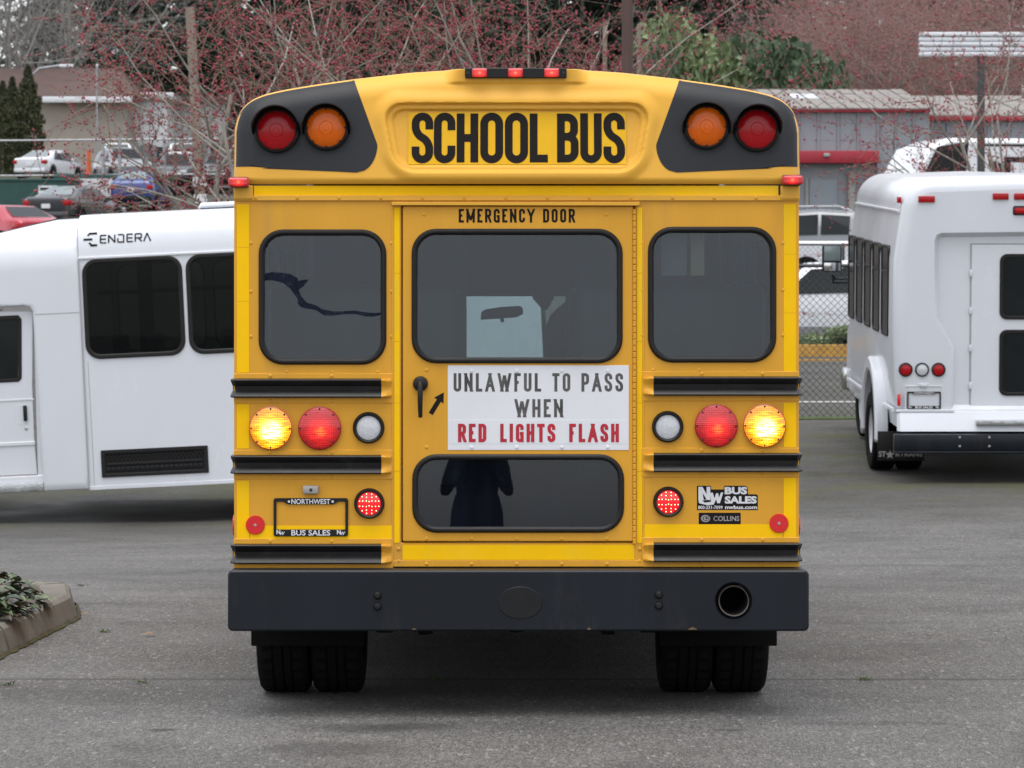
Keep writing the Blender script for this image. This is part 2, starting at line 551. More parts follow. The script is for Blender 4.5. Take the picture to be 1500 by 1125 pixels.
def glyph(ch, x0, z0, w, h, t, V, Fc, yk=0.0):
    _, strokes = GLY[ch]
    sw, sh = max(w - t, 1e-6), h - t
    for k, (pts, fl, closed) in enumerate(strokes):
        P = [Vector((x0 + t / 2 + u * sw, z0 + t / 2 + v * sh)) for u, v in pts]
        if fl == 'r':
            rad = sw * .5
            Q = []
            n = len(P)
            for i in range(n):
                if not closed and i in (0, n - 1):
                    Q.append(P[i]); continue
                a, b, c = P[i - 1], P[i], P[(i + 1) % n]
                r1 = min(rad, (a - b).length * (.5 if (closed or 0 < i - 1) else .96), (c - b).length * (.5 if (closed or i + 1 < n - 1) else .96))
                p1 = b + (a - b).normalized() * r1
                p2 = b + (c - b).normalized() * r1
                for q in range(7):
                    s = q / 6
                    # circular-ish blend (rational quadratic)
                    ww = .7071
                    den = (1 - s) ** 2 + 2 * ww * s * (1 - s) + s * s
                    Q.append((p1 * (1 - s) ** 2 + b * (2 * ww * s * (1 - s)) + p2 * s * s) / den)
            P = [Q[0]] + [q for p, q in zip(Q, Q[1:]) if (p - q).length > 1e-7]
            if closed and (P[0] - P[-1]).length < 1e-7: P.pop()
        n = len(P)
        if not closed:
            for i0, i1, (u, v) in ((0, 1, pts[0]), (n - 1, n - 2, pts[-1])):
                if u in (0, 1) and v in (0, 1) or v in (0, 1):
                    d = (P[i0] - P[i1]).normalized()
                    P[i0] = P[i0] + d * (t * (.5 if abs(d.x) < 1e-6 or abs(d.y) < 1e-6 else 1.0))
                elif u == 0 and fl == '' :
                    pass
        lo, hi = [], []
        for i in range(n):
            a = P[i - 1] if (i > 0 or closed) else None
            c = P[(i + 1) % n] if (i < n - 1 or closed) else None
            b = P[i]
            ns = []
            if a is not None:
                e = (b - a).normalized(); ns.append(Vector((-e.y, e.x)))
            if c is not None:
                e = (c - b).normalized(); ns.append(Vector((-e.y, e.x)))
            if len(ns) == 2:
                mm = ns[0] + ns[1]
                off = mm * (t / 2 / max(.4, 1 + ns[0].dot(ns[1])))
            else:
                off = ns[0] * (t / 2)
            for lst, s in ((lo, 1), (hi, -1)):
                q = b + off * s
                q.y = min(max(q.y, z0), z0 + h)
                lst.append(q)
        base = len(V)
        yy = -0.00012 * k + yk
        V.extend((q.x, yy, q.y) for q in lo)
        V.extend((q.x, yy, q.y) for q in hi)
        for i in range(n if closed else n - 1):
            j = (i + 1) % n
            Fc.append([base + i, base + n + i, base + n + j, base + j][::-1] if False else [base + i, base + n + i, base + n + j, base + j])

def stroke_text(s, x0, x1, z0, z1, t, gap=.45, space=.8):
    """fit text between x0..x1, z0..z1"""
    units = []
    for ch in s:
        units.append(space if ch == ' ' else GLY[ch][0])
    nI = sum(1 for ch in s if ch != ' ')
    # widths: letter = unit*w (+t for I)
    tot = x1 - x0
    U = sum(u for u in units)
    G = gap * (len(s) - 1)
    nzero = s.count('I')
    w = (tot - nzero * t) / (U + G)
    out = []
    x = x0
    for ch, u in zip(s, units):
        if ch == ' ':
            x += (u + gap) * w
            continue
        lw = t if ch == 'I' else u * w
        V, Fc = [], []
        glyph(ch, x, z0, lw, z1 - z0, t, V, Fc)
        out.append((V, Fc))
        x += lw + gap * w
    return out
def letters(geos, y0, m, parent):
    for V, Fc in geos:
        mesh('letter', [(x, y + y0, z) for x, y, z in V], Fc, m, parent)

def font_text(s, cx, cz, w, h, y, bold=0.0, shear=0.0, rot=0.0):
    cu = bpy.data.curves.new('t', 'FONT')
    cu.body = s
    cu.offset = bold
    cu.shear = shear
    cu.resolution_u = 3
    o = bpy.data.objects.new('t', cu)
    me = bpy.data.meshes.new_from_object(o)
    V = np.array([v.co[:] for v in me.vertices])
    Fc = [list(p.vertices) for p in me.polygons]
    bpy.data.objects.remove(o)
    bpy.data.curves.remove(cu)
    bpy.data.meshes.remove(me)
    mn, mx = V.min(0), V.max(0)
    x = (V[:, 0] - (mn[0] + mx[0]) / 2) / (mx[0] - mn[0]) * w
    z = (V[:, 1] - (mn[1] + mx[1]) / 2) / (mx[1] - mn[1]) * h
    c, s_ = math.cos(rot), math.sin(rot)
    return [(cx + a * c - b * s_, y, cz + a * s_ + b * c) for a, b in zip(x, z)], Fc

def merge(*geos):
    V, Fc = [], []
    for v, f in geos:
        b = len(V)
        V.extend(v)
        Fc.extend([[i + b for i in q] for q in f])
    return V, Fc

# ------------------------------------------------------------------ terrain
LP = np.array([(-60, 0), (0, 0), (19.5, 0), (25, -.22), (30, -.36), (36, -.1), (60, .95), (105, 3.5), (113, 3.9), (132, 5.0), (150, 6.6), (190, 8.5), (300, 16), (700, 40)])
RP = np.array([(-60, 0), (0, 0), (18, 0), (25, -.10), (31.2, -.05), (34.7, .10), (39, .27), (55, .5), (67, .6), (71, .9), (79, 1.9), (92, 2.3), (132, 4.5), (190, 9), (300, 17), (700, 42)])
def _sm(P):
    ys = np.arange(-60, 700, .5)
    z = np.interp(ys, P[:, 0], P[:, 1])
    k = np.ones(7) / 7
    zp = np.pad(z, 3, mode='edge')
    return ys, np.convolve(zp, k, 'valid')
LY, LZ_ = _sm(LP)
RY, RZ_ = _sm(RP)
def gz(x, y):
    t = min(max((x + 4) / 8, 0), 1)
    t = t * t * (3 - 2 * t)
    return float(np.interp(y, LY, LZ_) * (1 - t) + np.interp(y, RY, RZ_) * t)

def ground_at(px, py, lo=8.0, hi=400.0):
    """where the sight line through a photo pixel meets the terrain (used to stand things on it)"""
    y = lo
    while y < hi:
        x, z = (px - 750) / F * y, HC - (py - YH) / F * y
        if z <= gz(x, y):
            return x, y, gz(x, y)
        y += .1
    return x, y, gz(x, y)

def build_ground():
    ys = list(np.arange(-60, 8, 4)) + list(np.arange(8, 46, .5)) + list(np.arange(46, 160, 2)) + list(np.arange(160, 340, 10)) + [380, 450, 550, 690]
    xs = [-420, -300, -200, -140, -100] + list(np.arange(-80, -20, 5)) + list(np.arange(-20, 20, .5)) + list(np.arange(20, 81, 5)) + [100, 140, 200, 300, 420]
    V = [(x, y, gz(x, y)) for y in ys for x in xs]
    nx = len(xs)
    Fc = [[j * nx + i, j * nx + i + 1, (j + 1) * nx + i + 1, (j + 1) * nx + i] for j in range(len(ys) - 1) for i in range(nx - 1)]
    m = bpy.data.materials.new('asphalt')
    m.use_nodes = True
    nt = m.node_tree
    N, L = nt.nodes, nt.links
    b = N['Principled BSDF']
    tc = N.new('ShaderNodeTexCoord')
    P = tc.outputs['Object']
    def noise(scale, detail=4, rough=.6, sx=None):
        n = N.new('ShaderNodeTexNoise')
        n.inputs['Scale'].default_value = scale
        n.inputs['Detail'].default_value = detail
        n.inputs['Roughness'].default_value = rough
        if sx:
            mp = N.new('ShaderNodeMapping')
            mp.inputs['Scale'].default_value = sx
            L.new(P, mp.inputs[0])
            L.new(mp.outputs[0], n.inputs['Vector'])
        else:
            L.new(P, n.inputs['Vector'])
        return n.outputs[0]
    def rng(v, a, c, d, e, smooth=False):
        r = N.new('ShaderNodeMapRange')
        if smooth: r.interpolation_type = 'SMOOTHSTEP'
        r.inputs['From Min'].default_value = a
        r.inputs['From Max'].default_value = c
        r.inputs['To Min'].default_value = d
        r.inputs['To Max'].default_value = e
        L.new(v, r.inputs[0])
        return r.outputs[0]
    def mul(a, c):
        n = N.new('ShaderNodeMath'); n.operation = 'MULTIPLY'
        for i, v in enumerate((a, c)):
            if isinstance(v, (int, float)): n.inputs[i].default_value = v
            else: L.new(v, n.inputs[i])
        return n.outputs[0]
    def mixc(f, A, B):
        n = N.new('ShaderNodeMix'); n.data_type = 'RGBA'
        if isinstance(f, (int, float)): n.inputs['Factor'].default_value = f
        else: L.new(f, n.inputs['Factor'])
        for s, v in (('A', A), ('B', B)):
            if isinstance(v, tuple): n.inputs[s].default_value = (*v, 1)
            else: L.new(v, n.inputs[s])
        return n.outputs['Result']
    # aggregate: voronoi stones of random tone
    def stones(scale):
        v = N.new('ShaderNodeTexVoronoi')
        v.inputs['Scale'].default_value = scale
        mp = N.new('ShaderNodeMapping')
        mp.inputs['Scale'].default_value = (1, .30, 1)
        L.new(P, mp.inputs[0])
        L.new(mp.outputs[0], v.inputs['Vector'])
        return v
    v1 = stones(170); v2 = stones(75)
    s1 = N.new('ShaderNodeSeparateColor'); L.new(v1.outputs['Color'], s1.inputs[0])
    s2 = N.new('ShaderNodeSeparateColor'); L.new(v2.outputs['Color'], s2.inputs[0])
    tone = mul(rng(s1.outputs[0], 0, 1, .58, 1.42), rng(s2.outputs[0], 0, 1, .84, 1.18))
    light = rng(s2.outputs[1], .95, .98, 0, .5)
    big = rng(noise(.5, 6, .65), .3, .7, .74, 1.22)
    streak = rng(noise(1.0, 4, .6, (.25, 1.6, 1)), .3, .7, .88, 1.1)
    pat = rng(noise(1.1, 3, .5), .60, .70, 1.0, .74)
    k = mul(mul(tone, big), mul(streak, pat))
    sc_ = N.new('ShaderNodeVectorMath'); sc_.operation = 'SCALE'
    sc_.inputs[0].default_value = (.102, .097, .091)
    L.new(k, sc_.inputs['Scale'])
    col = mixc(light, sc_.outputs[0], (.25, .24, .23))
    # far side: older darker pavement and moss near the parked buses
    sp = N.new('ShaderNodeSeparateXYZ'); L.new(P, sp.inputs[0])
    wob = N.new('ShaderNodeMath'); wob.operation = 'ADD'
    L.new(sp.outputs[1], wob.inputs[0]); L.new(rng(noise(.6, 3), 0, 1, -1.5, 1.5), wob.inputs[1])
    far = rng(wob.outputs[0], 25, 29, 0, 1, True)
    dark = N.new('ShaderNodeVectorMath'); dark.operation = 'SCALE'
    dark.inputs[0].default_value = (.054, .051, .045)
    L.new(k, dark.inputs['Scale'])
    col = mixc(mul(far, .8), col, dark.outputs[0])
    moss = mul(mul(rng(wob.outputs[0], 28.5, 30.5, 0, 1), rng(noise(.9, 5, .65), .46, .66, 0, .9)), rng(wob.outputs[0], 37, 39, 1, .3))
    col = mixc(moss, col, (.060, .062, .022))
    # seam across the lot and short cracks
    def seam(y0, w, amp, cut=None):
        a = N.new('ShaderNodeMath'); a.operation = 'ADD'
        L.new(sp.outputs[1], a.inputs[0]); L.new(rng(noise(2.5, 4), 0, 1, -amp - y0, amp - y0), a.inputs[1])
        ab = N.new('ShaderNodeMath'); ab.operation = 'ABSOLUTE'; L.new(a.outputs[0], ab.inputs[0])
        v = rng(ab.outputs[0], w * .4, w, 1, 0)
        if cut: v = mul(v, rng(noise(*cut), .45, .55, 0, 1))
        return v
    col = mixc(mul(seam(15.24, .045, .05), .6), col, (.028, .028, .022))
    col = mixc(mul(seam(18.9, .09, .25, (.8, 2)), .35), col, (.04, .038, .034))
    col = mixc(mul(seam(22.2, .12, .3, (.5, 2)), .35), col, (.04, .038, .034))
    # damp, oily marks near the viewer
    oil = mul(rng(noise(1.4, 4, .6, (1, 2.2, 1)), .62, .68, 0, .5), rng(sp.outputs[1], 12.9, 14.6, 1, 0))
    col = mixc(oil, col, (.045, .043, .042))
    def spot(cx, cy, rx_, ry_, k_):
        dx = N.new('ShaderNodeVectorMath'); dx.operation = 'SUBTRACT'
        L.new(P, dx.inputs[0]); dx.inputs[1].default_value = (cx, cy, 0)
        dm = N.new('ShaderNodeVectorMath'); dm.operation = 'MULTIPLY'
        L.new(dx.outputs[0], dm.inputs[0]); dm.inputs[1].default_value = (1 / rx_, 1 / ry_, 0)
        ln = N.new('ShaderNodeVectorMath'); ln.operation = 'LENGTH'
        L.new(dm.outputs[0], ln.inputs[0])
        ad = N.new('ShaderNodeMath'); ad.operation = 'ADD'
        L.new(ln.outputs['Value'], ad.inputs[0]); L.new(rng(noise(5, 5, .7), 0, 1, -.7, .7), ad.inputs[1])
        return rng(ad.outputs[0], .6, 1.1, k_, 0)
    for st_ in ((-.62, 13.55, .28, .16, .55), (-.42, 13.6, .24, .12, .5), (-.72, 12.95, .30, .25, .45), (-1.45, 13.5, .07, .06, .8), (-1.5, 13.05, .18, .2, .3), (.9, 13.5, .08, .05, .5), (1.5, 13.7, .35, .08, .35), (-2.2, 21.5, 1.2, .8, .25), (1.6, 16.5, 1.0, .5, .22), (2.6, 20.5, 1.4, .7, .25), (-1.9, 14.6, .8, .35, .18)):
        col = mixc(spot(*st_), col, (.030, .028, .026))
    # soil and rough grass well beyond the lots
    soil = rng(wob.outputs[0], 158, 168, 0, 1)
    col = mixc(soil, col, mixc(rng(noise(.3, 5), .4, .6, 0, 1), (.05, .06, .022), (.07, .055, .035)))
    L.new(col, b.inputs['Base Color'])
    L.new(rng(noise(1.2, 3), .3, .7, .62, .9), b.inputs['Roughness'])
    b.inputs['Specular IOR Level'].default_value = .35
    bp = N.new('ShaderNodeBump')
    bp.inputs['Strength'].default_value = .4
    bp.inputs['Distance'].default_value = .006
    L.new(v1.outputs['Distance'], bp.inputs['Height'])
    L.new(bp.outputs[0], b.inputs['Normal'])
    g = mesh('ground', V, Fc, m, smooth=True)
    g['kind'] = 'structure'
    return g
build_ground()

# ------------------------------------------------------------------ yellow school bus (seen from the rear)
S = 339.0
def bx(px): return (px - 757.0) / S
def bz(py): return HC - (py - YH) / S
bus = empty('school_bus', (7 / S, 14.0, 0), label='yellow school bus seen from the rear with lit warning lamps and black bumper', cat='school bus')

BL = 5.2                       # body length
WX = 414.0 / S                 # half width
CX = -.5 / S

# --- rear cap: a moulded surface y = cap_y(x, z)
_half = [(0, 96.5), (70, 98), (157, 103.5), (240, 113), (300, 121.5), (345, 129), (375, 136), (393, 144), (406, 156), (414, 172), (417, 192), (417, 270)]
def _outline():
    xs = np.array([p[0] for p in _half[:-1]], float)
    ys = np.array([p[1] for p in _half[:-1]], float)
    # arc-length spline, smoothed
    s = np.concatenate([[0], np.cumsum(np.hypot(np.diff(xs), np.diff(ys)))])
    q = np.linspace(0, s[-1], 160)
    X, Y = np.interp(q, s, xs), np.interp(q, s, ys)
    for _ in range(14):
        X[1:-1] = (X[:-2] + X[1:-1] * 2 + X[2:]) / 4
        Y[1:-1] = (Y[:-2] + Y[1:-1] * 2 + Y[2:]) / 4
    return X, Y
OX, OY = _outline()
OXm, OZm = OX / S, HC - (OY - YH) / S
def ztop(x):
    return float(np.interp(abs(x), OXm, OZm))
ZC0 = bz(270)
_ring = np.array([(x, z) for x, z in zip(OXm, OZm)] + [(OXm[-1], z) for z in np.linspace(OZm[-1], ZC0 - .3, 12)])
RC = .10
def sst(a, b, v):
    t = min(max((v - a) / (b - a), 0), 1)
    return t * t * (3 - 2 * t)
def sd_sign(dx, py):
    """signed distance (px) to the moulded frame round the SCHOOL BUS sign"""
    v = (py - 151) / 101
    hw = 197 - 20 * min(max(v, -.2), 1.2)
    qx, qy = abs(dx) - (hw - 30), abs(py - 201.5) - (50.5 - 30)
    return math.hypot(max(qx, 0), max(qy, 0)) + min(max(qx, qy), 0) - 30
def cap_y(x, z):
    dx, py = x * S, YH - (z - HC) * S
    p = np.array((abs(x), z))
    a, b = _ring[:-1], _ring[1:]
    ab = b - a
    t = np.clip(((p - a) * ab).sum(1) / ((ab * ab).sum(1) + 1e-12), 0, 1)
    d = float(np.sqrt((((a + ab * t[:, None]) - p) ** 2).sum(1)).min())
    y = -.05 + .17 * (z - ZC0) + .03 * (x / WX) ** 2
    rnd = RC - math.sqrt(max(RC * RC - (RC - d) ** 2, 0)) if d < RC else 0
    # shelf for the marker bar
    k = (1 - sst(84, 108, abs(dx))) * sst(98.5, 101, py) * (1 - sst(119, 124, py))
    y0 = y + rnd
    yk = -.05 + .17 * (bz(124) - ZC0) - .004
    y = y0 * (1 - k) + yk * k
    s = sd_sign(dx, py)
    y -= .016 * (1 - sst(3, 22, s)) * (1 if s > 0 else 1)
    y += .022 * (1 - sst(-2.6, 1.2, s)) + .018 * (1 - sst(-11, -7.4, s))
    # bottom lip turns under
    lip = (z - ZC0)
    if lip < .03:
        y += .02 * ((.03 - lip) / .03) ** 2
    return y

def build_cap():
    nu, nv = 460, 120
    V = []
    us = [math.sin((2 * i / nu - 1) * math.pi / 2 * .96) / math.sin(math.pi / 2 * .96) for i in range(nu + 1)]
    for j in range(nv + 1):
        v = j / nv
        v = 1 - (1 - v) ** 1.15
        for u in us:
            x = u * OXm[-1]
            z = ZC0 + (ztop(x) - ZC0) * v
            V.append((x, cap_y(x, z), z))
    n = nu + 1
    Fc = [[j * n + i, j * n + i + 1, (j + 1) * n + i + 1, (j + 1) * n + i] for j in range(nv) for i in range(nu)]
    # underside of the lip, back to the wall
    b0 = len(V)
    V.extend((V[i][0], .03, ZC0 + .002) for i in range(n))
    Fc += [[b0 + i, b0 + i + 1, i + 1, i] for i in range(nu)]
    mesh('rear_cap', V, Fc, CAPY, bus, 60)
    ring = [j * n for j in range(nv + 1)] + [nv * n + i for i in range(1, n)] + [j * n + nu for j in range(nv - 1, -1, -1)]
    RV = [V[i] for i in ring]
    m_ = len(RV)
    RV = RV + [(x, .35, z) for x, y, z in RV] + [(x, BL, z) for x, y, z in RV]
    RF = [[k * m_ + i, k * m_ + i + 1, (k + 1) * m_ + i + 1, (k + 1) * m_ + i] for k in range(2) for i in range(m_ - 1)]
    mesh('roof', RV, RF, CAPY, bus, 60)
build_cap()

def conform(V, lift):
    return [(x, cap_y(x, z) - lift + (y or 0), z) for x, y, z in V]

# dark corner panels carrying the upper warning lamps
def dark_panel(sgn):
    rows = 46
    V, Fc = [], []
    py0, py1 = 253.0, 113.5
    nx = 44
    for j in range(rows + 1):
        py = py0 + (py1 - py0) * j / rows
        # inner edge (half width from the centre, px) with rounded lower corner
        if py > 212:
            t = (py - 212) / 41
            inner = 204 + 30 * (1 - math.sqrt(max(0, 1 - t * t)))
        else:
            inner = 204 + (240 - 204) * (212 - py) / (212 - 114)
        # outer edge follows the cap outline, slightly inside
        zz = bz(py)
        if zz > OZm[-1]:
            o = float(np.interp(-(zz + .009), -OZm, OXm)) * S
        else:
            o = 416.5
        bot = 245 + (253 - 245) * (414 - min(o, 414)) / 190
        outer = min(o, 416.2)
        # the lower edge rises towards the outside
        if py > 245:
            outer = min(outer, 417 - (py - 245) / 8 * 188)
        outer = max(outer, inner + .2)
        for i in range(nx + 1):
            dx = inner + (outer - inner) * (i / nx)
            x, z = sgn * dx / S, zz
            V.append((x, cap_y(x, z) - .0025, z))
    n = nx + 1
    for j in range(rows):
        for i in range(nx):
            q = [j * n + i, j * n + i + 1, (j + 1) * n + i + 1, (j + 1) * n + i]
            Fc.append(q if sgn > 0 else q[::-1])
    mesh('corner_panel', V, Fc, DARKP, bus, 60)
dark_panel(-1)
dark_panel(1)

# the SCHOOL BUS sign board and its letters
sv, sf = [], []
nx, nz = 40, 8
for j in range(nz + 1):
    for i in range(nx + 1):
        x, z = bx(598 + 319.5 * i / nx), bz(241 - 77 * j / nz)
        sv.append((x, 0, z))
sf = [[j * (nx + 1) + i, j * (nx + 1) + i + 1, (j + 1) * (nx + 1) + i + 1, (j + 1) * (nx + 1) + i] for j in range(nz) for i in range(nx)]
sb = mesh('sign_board', conform(sv, .004), sf, SIGNY, bus, True)
for ch, a, b in (('S', 603, 634.5), ('C', 635.5, 667), ('H', 669, 700.5), ('O', 703.5, 737), ('O', 739.5, 773.5), ('L', 776, 802.5), ('B', 816, 847.5), ('U', 850, 881.5), ('S', 884, 915.5)):
    V, Fc = [], []
    tall = 1.3 if ch in 'SCOU' else 0
    glyph(ch, bx(a), bz(238.0 + (tall if ch != 'U' else 1.0)), bx(b) - bx(a), bz(165.8 - (tall if ch != 'U' else 0)) - bz(238.0 + tall), 11.4 / S, V, Fc)
    mesh('letter', conform(V, .0056), Fc, INK, sb)


# --- rear wall with its openings
def rr(x0, x1, y0, y1, r): return rrect(bx(x0), bx(x1), bz(y1), bz(y0), r / S)
wall_out = rrect(bx(343), bx(1170.5), bz(828), bz(287), .012)
plate('rear_wall', [wall_out, rr(383, 562, 340, 530, 30), rr(953, 1133, 336, 527, 30), rrect(bx(588), bx(930), bz(795), bz(300), .004)], 0, .04, BUSY, bus, ch=.004)

def window(x0, x1, y0, y1, parent, yo=0.0, tilt=2.2, name='window', g=8.5, r=36):
    fr = plate(name, [rr(x0, x1, y0, y1, r), rr(x0 + g, x1 - g, y0 + g, y1 - g, r - g)], -.016 + yo, .03 + yo, RUB, parent, ch=.009)
    # pane: a thin sheet, leaning a little
    P = rr(x0 + 3, x1 - 3, y0 + 3, y1 - 3, r - 3)
    zc = (bz(y0) + bz(y1)) / 2
    V, Fc = plate_geo([P], -.002, .002)
    tt = math.tan(R(tilt))
    V = [(x, y + .010 + yo + tt * (z - zc) * 1.0, z) for x, y, z in V]
    mesh('pane', V, Fc, GL_BUS, fr)
    return fr
wl = window(379, 566, 336, 534, bus)
wr_ = window(949, 1137, 332, 531, bus)

# dark blue streak painted on the left pane in place of a reflection
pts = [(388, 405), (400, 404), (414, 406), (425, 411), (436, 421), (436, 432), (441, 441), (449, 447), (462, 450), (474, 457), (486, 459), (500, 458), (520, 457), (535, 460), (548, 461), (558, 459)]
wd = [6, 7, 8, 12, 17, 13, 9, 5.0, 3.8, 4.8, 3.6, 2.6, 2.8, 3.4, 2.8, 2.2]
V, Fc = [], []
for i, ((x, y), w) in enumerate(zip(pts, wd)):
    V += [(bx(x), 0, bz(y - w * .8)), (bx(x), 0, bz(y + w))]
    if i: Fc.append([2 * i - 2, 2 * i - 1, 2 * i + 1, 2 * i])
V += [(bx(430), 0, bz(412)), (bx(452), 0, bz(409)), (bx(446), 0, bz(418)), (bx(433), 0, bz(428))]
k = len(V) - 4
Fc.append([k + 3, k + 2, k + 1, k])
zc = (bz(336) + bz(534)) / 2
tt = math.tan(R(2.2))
mesh('painted_reflection', [(x, .010 - .0034 + tt * (z - zc) - (.0002 if i >= len(V) - 4 else 0), z) for i, (x, y, z) in enumerate(V)], Fc, REFLNAVY, wl)

# --- emergency door
door = plate('emergency_door', [rrect(bx(590), bx(927.5), bz(793), bz(302), .006), rr(608, 907, 340, 527, 30), rr(609, 909, 670, 775, 30)], -.008, .03, BUSY, bus, ch=.004)
window(603, 912, 335, 532, door, -.008, name='door_window')
window(604, 914, 665, 780, door, -.008, name='door_window')
box('door_jamb', bx(583), bx(936), .05, .06, bz(798), bz(297), BLACK, bus) if False else None
# hinge down the right edge: knuckles
V, Fc = [], []
y = 306.0
while y < 790:
    v, f = plate_geo([rrect(bx(926.8), bx(931.8), bz(y + 8.6), bz(y), .002, 2)], -.016, -.006, .003)
    V, Fc = merge((V, Fc), (v, f))
    y += 9.1
mesh('hinge', V, Fc, BUSY, door, kind='stuff')
# header lip over the door
plate('door_header', [[(bx(574), bz(301)), (bx(936), bz(301.5)), (bx(937), bz(296)), (bx(574), bz(296))]], -.03, .0, CAPY, bus, ch=.002)
# EMERGENCY DOOR
letters(stroke_text('EMERGENCY DOOR', bx(672), bx(842), bz(326), bz(306), 3.3 / S, gap=.42, space=.6), -.0092, INK, door)
# handle
hd = lathe('handle', [(0, -.03), (.020, -.029), (.030, -.022), (.033, -.010), (.033, 0)], BLACK, door, loc=(bx(616), -.008, bz(562)))
bm = bmesh.new()
V, Fc = [], []
tube_geo(V, Fc, [(0, -.03, .004), (0, -.045, -.008), (0, -.052, -.05), (0, -.05, -.10), (.001, -.04, -.143)], [.0125, .0125, .0115, .0105, .009], 10)
mesh('lever', V, Fc, RUB, hd, 50)
# arrow sticker
c, s_ = math.cos(R(58)), math.sin(R(58))
arr = [(0, -3.4), (23, -3.4), (23, -8), (37, 0), (23, 8), (23, 3.4), (0, 3.4)]
plate('arrow_sticker', [[(bx(631 + a * c * .98 - b * s_), bz(606 - (a * s_ + b * c))) for a, b in arr]], -.0092, -.0078, INK, door)

# white notice
nt_ = plate('notice_board', [rrect(bx(656), bx(921), bz(659), bz(535), .002, 2)], -.0105, -.006, SIGNW, door, ch=.0006)
plate('notice_strip', [rrect(bx(657), bx(920.4), bz(650), bz(615), .002, 2)], -.0112, -.0100, SIGNW, nt_, ch=.0004)
letters(stroke_text('UNLAWFUL TO PASS', bx(664.5), bx(912.5), bz(573.5), bz(546.5), 4.3 / S, gap=.42, space=.62), -.0112, FADED, nt_)
letters(stroke_text('WHEN', bx(754), bx(824.5), bz(611), bz(584.5), 4.3 / S, gap=.40), -.0112, FADED, nt_)
letters(stroke_text('RED LIGHTS FLASH', bx(671), bx(906.5), bz(647.5), bz(620.5), 4.9 / S, gap=.36, space=1.05), -.0124, REDINK, nt_)

# --- reflective tape and trims
def tape(x0, x1, y0, y1, yo=-.0016, m=TAPE, name='reflective_tape', parent=bus):
    return plate(name, [[(bx(x0), bz(y1)), (bx(x1), bz(y1)), (bx(x1), bz(y0)), (bx(x0), bz(y0))]], yo, yo + .0013, m, parent, smooth=False)
for x0, x1, spans in ((347, 365, ((299, 362), (362.6, 441), (441.6, 546), (592, 657), (704, 790))), (1148, 1166, ((299, 372), (372.6, 458), (458.6, 544), (590, 655), (700, 788)))):
    for a, b in spans: tape(x0, x1, a, b)
for x0, x1 in ((577.5, 585.5), (933, 941)):
    for a, b in ((304, 400), (400.6, 500), (500.6, 590), (590.6, 690), (690.6, 795)): tape(x0, x1, a, b, -.0024)
tape(367, 575, 770, 790); tape(943, 1146, 768, 788)
tape(590, 929, 798, 820)
# strip under the cap
sp_ = tape(372, 1140, 272, 287.5, -.004)
plate('cap_flange', [rrect(bx(343), bx(1171), bz(294), bz(286), .003, 2)], -.012, 0, CAPY, bus, ch=.002)
plate('sill_rail', [rrect(bx(576), bx(943), bz(830), bz(821), .003, 2)], -.005, 0, BUSY, bus, ch=.0015)
for x0, x1 in ((574, 577), (941.5, 944)):
    plate('panel_joint', [rrect(bx(x0), bx(x1), bz(827), bz(303), .001, 2)], -.0028, 0, BUSY, bus, ch=.0008)
plate('side_cap_pad', [rrect(bx(343), bx(371), bz(292), bz(272), .004, 3)], -.02, 0, CAPY, bus, ch=.004)
plate('side_cap_pad', [rrect(bx(1143), bx(1171), bz(292), bz(272), .004, 3)], -.02, 0, CAPY, bus, ch=.004)

# --- rub rails: channel section swept across the rear corner and along the side
def rail(sgn, ytop, ybot, xin, xend):
    zt, zb = bz(ytop), bz(ybot)
    h = zt - zb
    prof = [(0, zt), (.034, zt - .004), (.038, zt - .008), (.034, zt - .014), (.014, zt - h * .40), (.012, zt - h * .60), (.015, zt - h * .64), (.036, zb + .014), (.040, zb + .008), (.036, zb + .003), (0, zb)]
    xo = sgn * WX + CX
    path = [((bx(xin), 0), (0, -1)), ((xo - sgn * .012, 0), None), ((xo, .012), None), ((xo, BL), (sgn, 0))]
    k1 = math.tan(R(22.5))
    offs = [(0, -1), (sgn * .10, -1), (sgn * .36, -.5), (sgn * .36, 0)]
    V, Fc = [], []
    n = len(prof)
    for (p, _), o in zip(path, offs):
        for d, z in prof:
            V.append((p[0] + o[0] * d, p[1] + o[1] * d, z))
    for k in range(3):
        for i in range(n - 1):
            q = [k * n + i, k * n + i + 1, (k + 1) * n + i + 1, (k + 1) * n + i]
            Fc.append(q if sgn > 0 else q[::-1])
    r_ = mesh('rub_rail', V, Fc, RAIL, bus, 35)
    # yellow flared end
    V, Fc = [], []
    st = ((bx(xin) - sgn * .0, 1.0, 1.0), (bx(xin) - sgn * .022, .93, .85), (bx(xend), .9, .12))
    zm = (zt + zb) / 2
    for x, kz, kd in st:
        for d, z in prof:
            V.append((x, -d * kd - .0015, zm + (z - zm) * kz))
    for k in range(2):
        for i in range(n - 1):
            q = [k * n + i, k * n + i + 1, (k + 1) * n + i + 1, (k + 1) * n + i]
            Fc.append(q if sgn < 0 else q[::-1])
    mesh('rail_end', V, Fc, BUSY, r_, 35)
    f0, f1 = sorted((xo, bx(xend + (2 if sgn < 0 else -2))))
    plate('rail_flange', [rrect(f0, f1, bz(ybot + 7.5), bz(ytop - 7), .004, 3)], -.0045, 0, BUSY, r_, ch=.002)
for yt, yb in ((554, 583), (666, 694.5), (796, 826)):
    rail(-1, yt, yb, 559, 574)
for yt, yb in ((551, 580), (663, 691.5), (794, 823)):
    rail(1, yt, yb, 957, 942)

